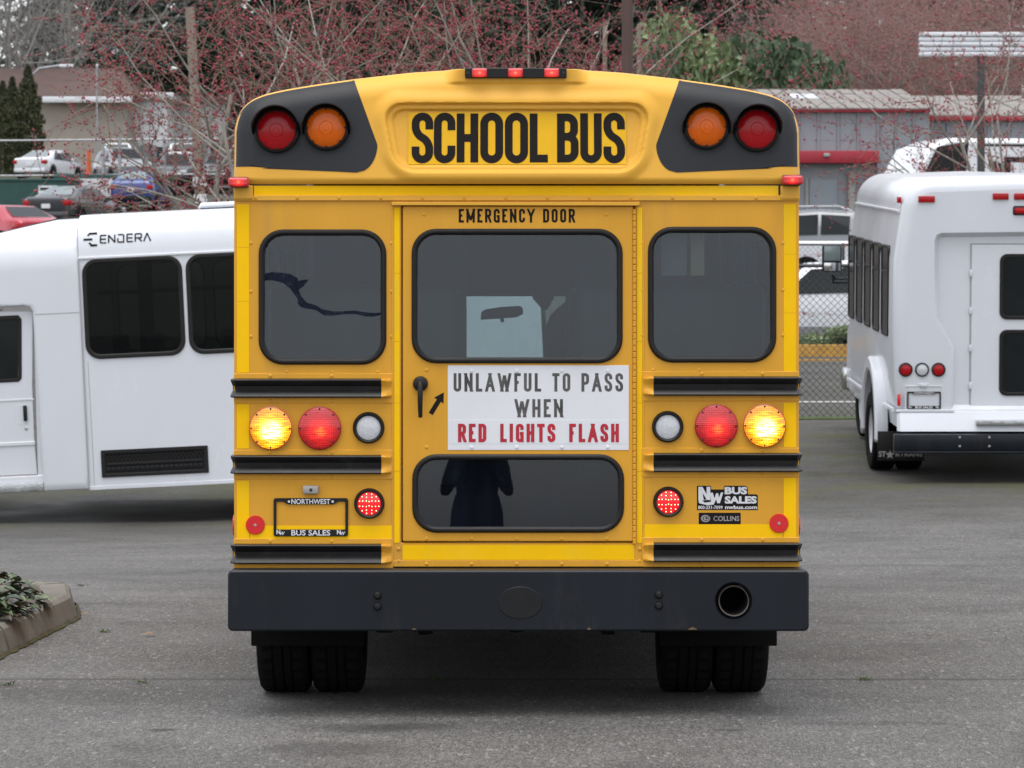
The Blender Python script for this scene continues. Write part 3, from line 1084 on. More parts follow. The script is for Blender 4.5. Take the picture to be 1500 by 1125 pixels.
# --- lamps
def screws(name, r, n, parent, y, size=.0045, m=SCREW, a0=0):
    V, Fc = [], []
    for k in range(n):
        a = R(a0) + 2 * math.pi * k / n
        v, f = plate_geo([circ(r * math.cos(a), r * math.sin(a), size, 8)], y - .003, y + .001, .001)
        V, Fc = merge((V, Fc), (v, f))
    return mesh(name, V, Fc, m, parent, 30, kind='stuff')

def round_lamp(px, py, m, r=31.5, name='warning_lamp'):
    rr_ = r / S
    base = lathe(name, [(rr_ * .93, -.022), (rr_, -.018), (rr_, 0)], MATS['red_lens'] if m is RED_ON else MATS['amber_rim'], bus, loc=(bx(px), -.001, bz(py)), n=48)
    lathe('lens', [(0, -.040), (rr_ * .3, -.039), (rr_ * .6, -.035), (rr_ * .82, -.029), (rr_ * .955, -.022)], m, base, n=48)
    screws('screws', rr_ * .90, 8, base, -.026)
    return base
mat('amber_rim', (.40, .06, .006), .3, coat=.4, var=(10, .1))
round_lamp(397, 627, AMB_ON); round_lamp(468.5, 627, RED_ON)
round_lamp(1119.5, 623.5, AMB_ON); round_lamp(1049, 623.5, RED_ON)

def ring_lamp(px, py, r, m, name):
    rr_ = r / S
    b = lathe(name, [(rr_ * .74, -.006), (rr_ * .78, -.020), (rr_ * .88, -.024), (rr_ * .97, -.018), (rr_, 0)], RUB, bus, loc=(bx(px), -.001, bz(py)), n=40)
    lathe('lens', [(0, -.017), (rr_ * .5, -.015), (rr_ * .77, -.010)], m, b, n=40)
    return b
ring_lamp(540, 626.5, 23.3, CLEARL, 'reversing_lamp'); ring_lamp(978, 625, 23.3, CLEARL, 'reversing_lamp')
def led_lamp(px, py):
    b = ring_lamp(px, py, 22.5, LED_RED, 'brake_lamp')
    V, Fc = [], []
    spots = [(0, 0)] + [(a, q) for q in (.30, .56, .82) for a in range(int({.30: 4, .56: 8, .82: 12}[q]))]
    pts = [(0.0, -3.0), (0, 3.2)]
    for nn, q, a0 in ((4, .34, 45), (8, .60, 22), (12, .86, 15)):
        pts += [(17 * q * math.cos(R(a0 + 360 * i / nn)), 17 * q * math.sin(R(a0 + 360 * i / nn))) for i in range(nn)]
    for a, c in pts:
        v, f = plate_geo([circ(a / S, c / S, .0019, 8)], -.0205, -.014)
        V, Fc = merge((V, Fc), (v, f))
    mesh('light_points', V, Fc, LED_DOT, b, kind='stuff')
led_lamp(541, 737.5); led_lamp(979, 735)

def hood_lamp(px, py, m, hood_r, a_from, a_to, deep):
    """upper flashing lamp: black backing ring, lens and a visor round its top"""
    x, z = bx(px), bz(py)
    y = cap_y(x, z) - .012
    r0 = 29.5 / S
    b = lathe('warning_lamp', [(r0 * .96, -.024), (r0 * 1.02, -.030), (r0 * 1.10, -.026), (r0 * 1.14, .0), (r0 * 1.14, .05)], RUB, bus, loc=(x, y, z), n=48)
    lathe('lens', [(0, -.040), (r0 * .3, -.039), (r0 * .62, -.034), (r0 * .85, -.028), (r0 * .99, -.020)], m, b, n=48)
    screws('screws', r0 * .92, 8, b, -.027, .004)
    for q0, q1, dp in ((.30, .36, -.0402), (.0, .16, -.0412)):
        if q0: lathe('lens_ring', [(r0 * q0, dp + .003), (r0 * (q0 + q1) / 2, dp), (r0 * q1, dp + .004)], m, b, n=32)
        else: lathe('lens_core', [(0, dp), (r0 * q1 * .8, dp), (r0 * q1, dp + .006)], m, b, n=24)
    # visor
    V, Fc = [], []
    n = 36
    for i in range(n + 1):
        t = i / n
        a = R(a_from + (a_to - a_from) * t)
        k = math.sin(math.pi * t)
        d = deep * (min(1, k * 2.4) ** .8)
        for rr_, dd in ((r0 * 1.13, .0), (r0 * 1.16, d), (r0 * 1.21, d), (r0 * 1.19, .0)):
            V.append((rr_ * math.cos(a), -dd - .004, rr_ * math.sin(a)))
    for i in range(n):
        for q in range(4):
            q2 = (q + 1) % 4
            Fc.append([i * 4 + q, i * 4 + q2, (i + 1) * 4 + q2, (i + 1) * 4 + q])
    Fc += [[0, 1, 2, 3], [n * 4 + 3, n * 4 + 2, n * 4 + 1, n * 4]]
    mesh('visor', V, Fc, BLACK, b, 45)
hood_lamp(405.5, 191, REDL, 1.2, -10, 190, .11)
hood_lamp(478.5, 187.5, AMBL, 1.2, -15, 195, .075)
hood_lamp(1034.5, 186, AMBL, 1.2, -15, 195, .075)
hood_lamp(1108.5, 189.5, REDL, 1.2, -10, 190, .11)

# marker bar on top
zb_ = bz(114.2)
yb_ = cap_y(0, bz(110))
bar = plate('marker_bar', [rrect(bx(681), bx(830), bz(114.2), bz(99.5), .004, 3)], yb_ - .022, yb_ + .03, BLACK, bus, ch=.003)
for px in (702.5, 755, 808):
    V, Fc = plate_geo([rrect(-11 / S, 11 / S, -6.2 / S, 6.2 / S, .005, 4)], -.016, .004, .006)
    mesh('marker_lens', V, Fc, CLR_ON, bar, 40, loc=(bx(px), yb_ - .022, bz(106.8)))
for px in (685.5, 825.5):
    lathe('bolt', [(0, -.004), (.006, -.004), (.007, 0)], SCREW, bar, loc=(bx(px), yb_ - .022, bz(107)), n=10)
# corner marker lamps
for sg, px, py in ((-1, 350.5, 267.5), (1, 1159.5, 264.5)):
    x = bx(px)
    b = box('corner_marker', -13 / S, 13 / S, -.028, .04, -7.5 / S, 7.5 / S, BLACK, bus, bev=.004)
    b.location = (x - sg * .004, -.05, bz(py))
    V, Fc = plate_geo([rrect(-15 / S, 15.5 / S, -6.4 / S, 6.4 / S, .010, 5)], -.046, -.02, .008)
    mesh('marker_lens', V, Fc, CLR_ON, b, 40, loc=(0, 0, 0))

# plate lamp, plate frame
pl_ = box('plate_lamp', bx(444), bx(467), -.03, 0, bz(723), bz(711), GREYL, bus, bev=.006)
lathe('bolt', [(0, -.004), (.006, -.003), (.008, .002)], SCREW, pl_, loc=(bx(456), -.03, bz(717)), n=10)
def plate_frame(x0, x1, y0, y1, X, Z, sc_px, yo, parent, fm=BLACK, tm=DECAL):
    u = 1.0 / sc_px
    w = x1 - x0; h = y1 - y0
    kx, kz = w / 109.0, h / 56.0
    def loop(L): return [(X(x0 + a * kx), Z(y0 + b * kz)) for a, b in L]
    out = rrect(X(x0), X(x1), Z(y1), Z(y0), 3.5 * u * kx, 4)
    hole = loop([(4, 46), (105, 46), (105, 5), (95, 5), (88, 9), (21, 9), (14, 5), (4, 5)])
    f = plate('plate_frame', [out, hole], yo - .008, yo, fm, parent, ch=.0015 if kx > .8 else .0008)
    g1 = font_text('NORTHWEST', X(x0 + 54.5 * kx), Z(y0 + 4.9 * kz), 57 * kx * u, 7.6 * kz * u, yo - .0086, .02)
    g2 = font_text('BUS SALES', X(x0 + 54.5 * kx), Z(y0 + 50.7 * kz), 57 * kx * u, 8.2 * kz * u, yo - .0086, .02)
    gs = [g1, g2]
    for cx in (10, 98.5):
        gs.append(font_text('N', X(x0 + (cx - 3) * kx), Z(y0 + 49.6 * kz), 5.6 * kx * u, 6.4 * kz * u, yo - .0086, .04))
        gs.append(font_text('W', X(x0 + (cx + 3) * kx), Z(y0 + 51.6 * kz), 7.4 * kx * u, 5.2 * kz * u, yo - .0088, .03, .3))
    for cx in (22.5, 86.5):
        v, fc = plate_geo([circ(X(x0 + cx * kx), Z(y0 + 5 * kz), 1.8 * u * kx, 10)], yo - .0088, yo - .006)
        gs.append((v, fc))
    V, Fc = merge(*gs)
    mesh('plate_lettering', V, Fc, tm, f, kind='stuff')
    return f
plate_frame(401, 510, 729.5, 785.5, bx, bz, S, -.002, bus)

# reflectors
for px, py in ((374, 769), (1141, 766.5)):
    b = lathe('round_reflector', [(0, -.008), (13.2 / S, -.008), (14 / S, -.005), (14 / S, 0)], REDREF, bus, loc=(bx(px), -.001, bz(py)), n=32)
    lathe('bolt', [(0, -.0105), (.0055, -.010), (.007, -.007)], GREYL, b, n=10)
for sg in (-1, 1):
    o = lathe('side_reflector', [(0, -.012), (.045, -.010), (.048, 0)], REDREF, bus, loc=(sg * WX + CX, .10, bz(772)), n=24, axis='x')
    if sg > 0: o.rotation_euler = (0, 0, math.pi)

# dealer stickers
st_out = [(1021, 747), (1110, 747), (1110, 725.5), (1107, 724), (1096, 724), (1095, 714), (1092, 711.5), (1061, 711.5), (1060, 717), (1042, 717), (1041, 711.5), (1021, 711.5)]
stk = plate('dealer_sticker', [[(bx(a), bz(b)) for a, b in st_out]], -.0014, 0, INK, bus, smooth=False)
gs = [font_text('BUS', bx(1078), bz(718.6), 33 / S, 11 / S, -.0020, .05),
      font_text('SALES', bx(1085), bz(732.2), 47 / S, 11 / S, -.0020, .05),
      font_text('nwbus.com', bx(1085.5), bz(742.9), 47 / S, 5.6 / S, -.0020, .03),
      font_text('800-231-7099', bx(1040.5), bz(743.2), 36 / S, 5.0 / S, -.0020, .02)]
def poly(P, y): return plate_geo([[(bx(a), bz(b)) for a, b in P]], y, y + .0004)
gs += [poly([(1023, 713), (1029, 713), (1035, 724), (1035, 713), (1040.5, 713), (1040.5, 733), (1036, 733), (1029, 722), (1031, 733), (1023, 733)], -.0020),
       poly([(1040, 722), (1044, 721.5), (1046.5, 730), (1049, 722.5), (1052, 722.5), (1053, 729), (1056, 721.5), (1059.5, 721), (1054.5, 737), (1050.5, 737), (1049, 731), (1046, 738), (1042, 738)], -.0022),
       poly([(1023, 733.5), (1036, 731.5), (1041, 734), (1046, 739), (1036, 740), (1024, 737)], -.0024)]
V, Fc = merge(*gs)
mesh('sticker_lettering', V, Fc, DECAL, stk, kind='stuff')
V, Fc = poly([(1029, 733), (1039, 732), (1041.5, 735), (1032, 736)], -.0030)
mesh('sticker_emblem', V, Fc, INK, stk)
stc = plate('maker_sticker', [rrect(bx(1023.5), bx(1085), bz(768), bz(751), .002, 2)], -.0014, 0, INK, bus, smooth=False)
g = font_text('COLLINS', bx(1064), bz(759.5), 38 / S, 7.4 / S, -.002, .02)
ringg = plate_geo([circ(bx(1033.5), bz(759.5), 6.8 / S, 24, 5.2 / S), circ(bx(1034.2), bz(759.3), 5.0 / S, 24, 3.6 / S)], -.002, -.0012)
ring2 = plate_geo([circ(bx(1034.4), bz(759.3), 3.9 / S, 20, 2.7 / S), circ(bx(1034.9), bz(759), 2.2 / S, 20, 1.3 / S)], -.002, -.0012)
V, Fc = merge(g, ringg, ring2)
mesh('sticker_lettering', V, Fc, SILV, stc, kind='stuff')

# --- rivets over the rear
riv = []
for x in range(375, 1150, 61): riv.append((x, 290, -.012))
for x in (420, 487, 553): riv.append((x, 545, 0))
for x in (957, 1024, 1090): riv.append((x, 542, 0))
for y0 in (362, 360):
    pass
for x in (367.5, 574): riv += [(x, y, 0) for y in (356, 427, 493)]
for x in (941, 1147): riv += [(x, y, 0) for y in (356, 425, 491)]
for yt, yb, xs in ((554, 583, (396, 486)), (666, 694.5, (396, 486)), (796, 826, (396, 486)), (551, 580, (1028, 1117)), (663, 691.5, (1028, 1117)), (794, 823, (1028, 1117))):
    for x in xs: riv += [(x, yt - 3.5, -.0045), (x, yb + 4, -.0045)]
for x in (570, 944): riv += [(x, y, -.0045) for y in (557, 576, 670, 688, 800, 819)]
for x in range(625, 925, 66): riv += [(x, 789, -.008), (x, 826, -.005)]
riv += [(625, 542, -.008), (625, 655, -.008), (621, 314, -.008), (888, 314, -.008), (584, 804, -.003), (584, 822, -.003), (937, 804, -.003), (937, 822, -.003)]
V, Fc = [], []
for px, py, y in riv:
    cx, cz, r = bx(px), bz(py), 3.0 / S
    b0 = len(V)
    for rr_, d in ((r, 0), (r * .75, -.0022), (r * .35, -.0032)):
        V.extend((cx + rr_ * math.cos(2 * math.pi * k / 8), y + d, cz + rr_ * math.sin(2 * math.pi * k / 8)) for k in range(8))
    for q in range(2):
        for k in range(8):
            Fc.append([b0 + q * 8 + k, b0 + q * 8 + (k + 1) % 8, b0 + (q + 1) * 8 + (k + 1) % 8, b0 + (q + 1) * 8 + k])
    Fc.append([b0 + 16 + k for k in range(8)])
mesh('rivets', V, Fc, BUSY, bus, True, kind='stuff')
V, Fc = [], []
for px in (691, 757, 823, 890):
    for py in (543, 655):
        V, Fc = merge((V, Fc), plate_geo([circ(bx(px), bz(py), 2.6 / S, 10)], -.0145, -.010, .002))
mesh('rivets', V, Fc, SIGNW, nt_, 30, kind='stuff')

# --- bumper
bp_out = rrect(bx(337.5), bx(1181), bz(920), bz(831.5), .022, 5)
pipe_c = (bx(1071.5), bz(875.5))
bump = plate('bumper', [bp_out, circ(*pipe_c, 24.5 / S, 40)], -.13, -.118, BUMP, bus, ch=.008)
V, Fc = [], []
for P in (bp_out,):
    n = len(P)
    V = [(p[0], -.122, p[1]) for p in P] + [(p[0], .10, p[1]) for p in P]
    Fc = [[i, n + i, n + (i + 1) % n, (i + 1) % n] for i in range(n)]
mesh('bumper_return', V, Fc, BUMP, bump, 40)
for px, pys in ((555, (868, 884)), (963, (867, 883))):
    for py in pys:
        lathe('bolt', [(0, -.018), (.010, -.017), (.0165, -.010), (.0185, 0)], BLACK, bump, loc=(bx(px), -.13, bz(py)), n=14)
RUST = mat('rust_chip', (.12, .075, .04), .9, var=(20, .4))
for px, w, h in ((608, 4, 2), (862, 3, 3), (1012, 7, 3.5)):
    P_ = [(px - w, 920.3), (px + w, 920.3), (px + w * .5, 920 - h * .7), (px - w * .1, 920 - h), (px - w * .7, 920 - h * .4)]
    plate('paint_chip', [[(bx(a), bz(b - 2.6)) for a, b in P_]], -.1309, -.129, RUST, bump, smooth=False)
plate('hitch_cover', [circ(bx(762), bz(878.5), 32 / S, 40, 23.5 / S)], -.1345, -.129, BLACK, bump, ch=.002)
ex = lathe('exhaust_pipe', [(21.0 / S, .20), (20.6 / S, -.148), (22.2 / S, -.150), (22.4 / S, .25), (22.4 / S, 1.0)], EXH, bus, loc=(pipe_c[0], 0, pipe_c[1]), n=32)
lathe('soot_lining', [(0, .22), (20.5 / S, .21), (20.5 / S, -.13)], SOOT, ex, n=32)

# --- sides, floor, front, interior
def side_xf(sgn):
    # plate coordinates (u, depth, z) -> (x, y, z): u runs along the bus
    if sgn < 0:
        return Matrix(((0, 1, 0, -WX + CX), (1, 0, 0, 0), (0, 0, 1, 0), (0, 0, 0, 1)))
    return Matrix(((0, -1, 0, WX + CX), (1, 0, 0, 0), (0, 0, 1, 0), (0, 0, 0, 1)))
for sg in (-1, 1):
    wins = [rrect(.55 + k * .78, .55 + k * .78 + .66, bz(530), bz(345), .06, 4) for k in range(5)]
    plate('side_wall', [rrect(.012, BL, bz(828), ZC0 + .02, .004, 2)] + wins, 0, .04, BUSY, bus, ch=.003, xf=side_xf(sg))
    for k in range(5):
        w = wins[k]
        f = plate('side_window', [inset(w, -.012), inset(w, .03)], -.01, .03, BLACK, bus, ch=.003, xf=side_xf(sg))
        plate('pane', [inset(w, .005)], .012, .017, GL_BUS, f, xf=side_xf(sg), smooth=False)
box('floor_pan', -WX + .02, WX - .02, .03, BL, .62, .70, UNDER, bus)
V, Fc = plate_geo([[(x, z) for x, z in zip(np.concatenate([-OXm[::-1], OXm]) * .985, np.concatenate([OZm[::-1], OZm]) - .03)][::4] + [(WX * .985, ZC0 - .1), (-WX * .985, ZC0 - .1)]], .12, BL) if False else ([], [])
# ceiling lining
cz_ = [(x * .97, z - .05) for x, z in list(zip(-OXm[::-1], OZm[::-1]))[::8] + list(zip(OXm, OZm))[::8]]
n = len(cz_)
mesh('ceiling_lining', [(x, .16, z) for x, z in cz_] + [(x, BL, z) for x, z in cz_], [[i, i + 1, n + i + 1, n + i] for i in range(n - 1)], INTER, bus, True)
def zat(py, depth): return HC - (py - YH) / F * (14 + depth)
def xat(px, depth): return (px - 750) / F * (14 + depth) - 7 / S
# front bulkhead with the windscreen opening
dF = BL
hole = [(xat(640, dF), zat(545, dF)), (xat(838, dF), zat(545, dF)), (xat(838, dF), zat(434, dF)), (xat(640, dF), zat(434, dF))]
plate('front_bulkhead', [rrect(-WX + .03, WX - .03, .7, 2.5, .02), rrect(-.85, .85, 1.22, zat(434, dF), .05)], dF - .03, dF, BLACK, bus)
plate('windscreen', [rrect(-.84, .84, 1.0, 1.95, .05)], dF + .75, dF + .756, GL_CLEAR, bus, smooth=False)
# cab and bonnet ahead of the body
cab_s = [(0, 2.25), (.25, 2.05), (.78, 1.90), (1.25, 1.28), (2.1, 1.12), (2.25, .95), (2.28, .5), (0, .5)]
for sg in (-1, 1):
    plate('cab_side', [[(dF + a, z) for a, z in cab_s], [(dF + .2, 1.2), (dF + 1.0, 1.2), (dF + .72, 1.78), (dF + .22, 1.86)]], .22, .26, BUSY, bus, ch=.004, xf=side_xf(sg))
for (a, z), (a2, z2), m_, nm in ((cab_s[0], cab_s[1], BUSY, 'cab_roof'), (cab_s[1], cab_s[2], BUSY, 'cab_roof'), (cab_s[3], cab_s[4], BUSY, 'bonnet'), (cab_s[4], cab_s[5], BUSY, 'bonnet'), (cab_s[5], cab_s[6], BLACK, 'grille')):
    w = WX - .23
    mesh(nm, [(-w, dF + a, z), (w, dF + a, z), (w, dF + a2, z2), (-w, dF + a2, z2)], [[0, 1, 2, 3]], m_, bus)
# driver partition (left), passenger seat back (right), mirror, visor
d2 = 4.6
plate('partition', [[(-WX + .06, .7), (xat(683.5, d2), .7), (xat(683.5, d2), zat(452, d2)), (xat(682, d2), zat(446, d2)), (xat(682, d2), zat(436, d2)), (xat(684, d2), 2.45), (-WX + .06, 2.45)]], d2, d2 + .03, SEATV, bus)
plate('front_seat', [[(xat(797, d2), .7), (xat(797, d2), zat(520, d2)), (xat(799, d2), zat(478, d2)), (xat(806, d2), zat(462, d2)), (xat(818, d2), zat(450, d2)), (xat(833, d2), zat(438, d2)), (xat(836, d2), 2.45), (WX - .06, 2.45), (WX - .06, .7)]], d2 - .1, d2 + .02, SEATV, bus)
d3 = 5.5
plate('inside_mirror', [[(xat(704, d3), zat(468.5, d3)), (xat(705, d3), zat(457, d3)), (xat(712, d3), zat(453, d3)), (xat(735, d3), zat(449.5, d3)), (xat(762, d3), zat(448, d3)), (xat(766, d3), zat(452, d3)), (xat(766.5, d3), zat(460, d3)), (xat(756, d3), zat(465, d3))]], d3 - .03, d3, BLACK, bus, ch=.004)
tube('mirror_stem', [(xat(735, d3), d3 + .02, zat(466, d3)), (xat(736, d3), d3 + .01, zat(471, d3))], .012, BLACK, bus)
plate('sun_visor', [[(xat(780, d3), zat(437, d3)), (xat(795, d3), zat(454, d3)), (xat(801, d3), zat(454, d3)), (xat(811, d3), zat(437, d3)), (xat(811, d3), zat(425, d3)), (xat(780, d3), zat(425, d3))]], d3 - .12, d3 - .1, BLACK, bus)
# bench seats, two rows of backs
for yy in (.55, 1.35, 2.15, 2.95):
    for sg in (-1, 1):
        x0, x1 = sorted((sg * .26, sg * 1.12))
        s_o = box('bench_seat', x0, x1, yy, yy + .14, 1.05, 1.86 if yy < .6 else 1.84, SEATV, bus, bev=.05, seg=3)
        box('seat_cushion', x0, x1, yy + .1, yy + .5, .95, 1.12, SEATV, s_o, bev=.03)
box('window_pillar', bx(1015), bx(1036), .20, .23, 1.895, 2.30, INTAN, bus, bev=.005)
box('interior_panel', bx(972), bx(1011), .24, .26, 1.895, 2.30, INTER, bus, bev=.005)

# --- running gear
def dual_tyre(name, x0, x1, yc, zr, parent, m=TYRE, rim=None):
    w = x1 - x0
    prof = [(.6, 0), (.62, .02), (.90, .0), (.97, .10), (1.0, .20)]
    V, Fc = [], []
    n = 72
    ribs = [(.60, 0.10), (.66, .03), (.86, .0), (.94, .03), (.985, .09), (1.0, .14), (1.0, .30), (.972, .31), (.972, .345), (1.0, .355), (1.0, .49), (.972, .5), (.972, .53), (1.0, .54), (1.0, .65), (.972, .66), (.972, .69), (1.0, .70), (1.0, .86), (.985, .91), (.94, .97), (.86, 1.0), (.66, .97), (.60, .90)]
    for k in range(n):
        a = 2 * math.pi * k / n
        for i, (r, t) in enumerate(ribs):
            rr_ = r * zr
            if r > .98 and (t < .32 or t > .68) and k % 2: rr_ -= .010
            V.append((x0 + w * t, yc + rr_ * math.cos(a), zr + rr_ * math.sin(a)))
    L = len(ribs)
    for k in range(n):
        k2 = (k + 1) % n
        for i in range(L - 1):
            Fc.append([k * L + i, k * L + i + 1, k2 * L + i + 1, k2 * L + i])
    o = mesh(name, V, Fc, m, parent, 25)
    # wheel disc
    for xs, sg in ((x0 + w * .28, -1), (x1 - w * .28, 1)):
        ds = [(0, -.05 if False else 0), (zr * .25, 0), (zr * .42, .03), (zr * .60, -.02), (zr * .62, -.04)]
        d_ = lathe('rim', ds, rim or UNDER, o, loc=(xs, yc, zr), n=28, axis='x')
        if sg > 0: d_.rotation_euler = (0, 0, math.pi)
    return o
dY = .80
def xw(px): return xat(px, dY - .37)
for a, b in ((373, 450.5), (452.5, 529.5), (969, 1047.5), (1049.5, 1129)):
    dual_tyre('tyre', xw(a), xw(b), dY, .372, bus)
for sg in (-1, 1):
    dual_tyre('tyre', sg * .98 - .11, sg * .98 + .11, 5.9, .372, bus)
V, Fc = [], []
tube_geo(V, Fc, [(-.9, dY, .372), (.9, dY, .372)], .06, 12)
mesh('axle', V, Fc, UNDER, bus, True)
lathe('differential', [(0, -.16), (.06, -.14), (.10, -.05), (.11, .05), (.07, .16), (0, .2)], UNDER, bus, loc=(0, dY, .372), n=20)
for sg in (-1, 1):
    box('chassis_rail', sg * .46 - .04, sg * .46 + .04, 0, BL + 1.5, .5, .64, UNDER, bus)
    box('leaf_spring', sg * .58 - .04, sg * .58 + .04, dY - .6, dY + .6, .33, .40, UNDER, bus, bev=.01)
    x0, x1 = sorted((xat(368 if sg < 0 else 966, .35), xat(534 if sg < 0 else 1138, .35)))
    box('splash_guard', x0, x1, .34, .355, zat(946, .35), .62, UNDER, bus, bev=.005)
    box('hanger_bracket', sg * .40 - .03, sg * .40 + .03, .2, .3, zat(930, .2), .6, UNDER, bus, bev=.008)
box('underbody_light_block', -1.12, 1.12, 1.5, BL - .1, .27, .62, UNDER, bus, bev=.03)  # unseen block added to keep the ground under the bus dark
for sg in (-1, 1):
    box('side_light_block', sg * 1.17 - .02, sg * 1.17 + .02, 1.3, BL, .24, .66, BUSY, bus, bev=.01)  # panels added low on both sides to stop light getting under the bus
box('cross_member', -.45, .45, .30, .38, .47, .62, UNDER, bus, bev=.01)
V, Fc = [], []
tube_geo(V, Fc, [(.9, .9, .5), (.9, 1.9, .5), (.45, 2.2, .5), (.45, 4.5, .5)], .045, 10)
mesh('exhaust_run', V, Fc, EXH, bus, True)

# ------------------------------------------------------------------ white shuttle bus, side on (behind the school bus, to the left)
S2 = 160.0
ZL = gz(-3.875, 29.7)
PHI = .048
shl = empty('shuttle_bus', (-3.875, 29.7, ZL), (0, -PHI, 0), label='white shuttle bus seen side on with two dark windows and a black vent grille', cat='bus')
def lx(p): return (p - 130) / S2
def lz(p): return HC - (p - YH) / S2 - ZL
WIDE = 2.4
# roof cove: cross-section in (depth, z) from drip rail up and over
def cove(t):
    """t 0..1 from the drip rail to the roof edge -> (depth, z)"""
    zr, zt = lz(378), lz(314)
    a = t * math.pi / 2
    return .30 * (1 - math.cos(a)) , zr + (zt - zr) * math.sin(a) ** .95
x0_, x1_ = lx(133), lx(813)
sec = [cove(i / 14) for i in range(15)]
sec = sec + [(WIDE / 2, lz(309))] + [(WIDE - d, z) for d, z in sec[::-1]]
n = len(sec)
mesh('roof', [(x0_, d, z) for d, z in sec] + [(x1_, d, z) for d, z in sec], [[i, n + i, n + i + 1, i + 1] for i in range(n - 1)], WHITE, shl, 40)
wins_l = [(137, 284), (289, 436), (441, 588)]
for k, (yw, flip) in enumerate(((0, 1), (WIDE, -1))):
    lp = [rrect(lx(a + 4), lx(b - 4), lz(523), lz(384), 18 / S2) for a, b in wins_l]
    V, Fc = plate_geo([[(x0_, lz(717)), (x1_, lz(717)), (x1_, lz(378)), (x0_, lz(378))]] + lp, 0, .035, .0)
    if flip < 0:
        V = [(x, WIDE - y, z) for x, y, z in V]; Fc = [f[::-1] for f in Fc]
    sw = mesh('side_wall', V, Fc, WHITE, shl, 30)
    for a, b in wins_l:
        V, Fc = plate_geo([rrect(lx(a), lx(b), lz(527), lz(380), 22 / S2), rrect(lx(a + 6.5), lx(b - 6.5), lz(520.5), lz(386.5), 16 / S2)], -.018, .03, .008)
        Vp, Fp = plate_geo([rrect(lx(a + 3), lx(b - 3), lz(524), lz(383), 18 / S2)], -.004, .001)
        if flip < 0:
            V = [(x, WIDE - y, z) for x, y, z in V]; Fc = [f[::-1] for f in Fc]
            Vp = [(x, WIDE - y, z) for x, y, z in Vp]; Fp = [f[::-1] for f in Fp]
        w = mesh('window', V, Fc, RUB, shl, 30)
        mesh('pane', Vp, Fp, GL_DARK, w)
plate('rear_wall', [[(0, lz(717)), (WIDE, lz(717)), (WIDE, lz(378)), (WIDE - .3, lz(314)), (.3, lz(314)), (0, lz(378))]], 0, .04, WHITE, shl, xf=Matrix(((0, -1, 0, x1_), (1, 0, 0, 0), (0, 0, 1, 0), (0, 0, 0, 1))))
plate('drip_rail', [[(x0_, lz(380)), (x1_, lz(380)), (x1_, lz(376.5)), (x0_, lz(376.5))]], -.014, .01, WHITE, shl, ch=.003)
plate('skirt_trim', [[(x0_, lz(718.5)), (x1_, lz(718.5)), (x1_, lz(713)), (x0_, lz(713))]], -.006, .0, WHITE, shl, ch=.002)
box('floor_pan', x0_, x1_, .04, WIDE - .04, lz(705), lz(695), UNDER, shl)
# interior: seats and posts showing faintly through the glass
for xx in (170, 222, 330, 385, 470, 530):
    b = box('bench_seat', lx(xx), lx(xx + 14), .25, 1.0, lz(690), lz(492), SEATV, shl, bev=.04)
for xx in (186, 340):
    box('interior_post', lx(xx), lx(xx + 22), 1.7, 1.8, lz(700), lz(380), BLACK, shl)
tube('grab_rail', [(x0_, 1.2, lz(430)), (x1_, 1.2, lz(430))], .02, BLACK, shl)
# front cap moulding over the cab
capL = [(133, 717), (133, 378), (133, 318), (100, 318.5), (60, 326), (20, 334), (-60, 352), (-78, 380), (-84, 430), (-80, 444), (50, 444), (58, 446), (62, 452), (64, 560), (66, 717)]
CAPW = [(lx(a), lz(b)) for a, b in capL]
V, Fc = plate_geo([CAPW], -.012, .12, .012)
def bend(V, far=False):
    out = []
    for x, y, z in V:
        d = 0
        if z > lz(392):
            t = min((z - lz(392)) / (lz(316) - lz(392)), 1.1)
            d = .30 * t ** 2.2
        y2 = y + d
        out.append((x, WIDE - y2 if far else y2, z))
    return out
def densify(V, Fc, cuts=3):
    bm = bmesh.new()
    vs = [bm.verts.new(v) for v in V]
    for f in Fc:
        try: bm.faces.new([vs[i] for i in f])
        except ValueError: pass
    for _ in range(cuts):
        bmesh.ops.subdivide_edges(bm, edges=[e for e in bm.edges if e.calc_length() > .06], cuts=1, use_grid_fill=True)
        bmesh.ops.triangulate(bm, faces=[f for f in bm.faces if len(f.verts) > 4])
    bm.verts.index_update()
    V2 = [tuple(v.co) for v in bm.verts]
    F2 = [[v.index for v in f.verts] for f in bm.faces]
    bm.free()
    return V2, F2
V, Fc = densify(V, Fc, 4)
mesh('front_cap', bend(V), Fc, WHITE2, shl, 50)
mesh('front_cap', bend(V, True), [f[::-1] for f in Fc], WHITE2, shl, 50)
top = [(133, 315), (100, 316.5), (60, 324), (20, 332), (-60, 350), (-80, 378), (-88, 430)]
m_ = len(top)
mesh('front_cap_top', [(lx(a), .27, lz(b)) for a, b in top] + [(lx(a), WIDE / 2, lz(b - 4)) for a, b in top] + [(lx(a), WIDE - .27, lz(b)) for a, b in top], [[k * m_ + i, (k + 1) * m_ + i, (k + 1) * m_ + i + 1, k * m_ + i + 1] for k in range(2) for i in range(m_ - 1)], WHITE2, shl, True)
# mould lines
GRV = mat('seam_shadow_gap', (.34, .34, .36), .6, var=(8, .1))
plate('seam', [[(lx(66), lz(457.6)), (lx(132), lz(457.6)), (lx(132), lz(456.6)), (lx(66), lz(456.6))]], -.0145, -.011, GRV, shl, smooth=False)
plate('seam', [[(lx(131.6), lz(716)), (lx(133.4), lz(716)), (lx(133.4), lz(380)), (lx(131.6), lz(380))]], -.0146, -.009, GRV, shl, smooth=False)
plate('seam', [[(lx(140), lz(716)), (lx(141), lz(716)), (lx(140), lz(530)), (lx(139), lz(530))]], -.0012, .001, GRV, shl, smooth=False)
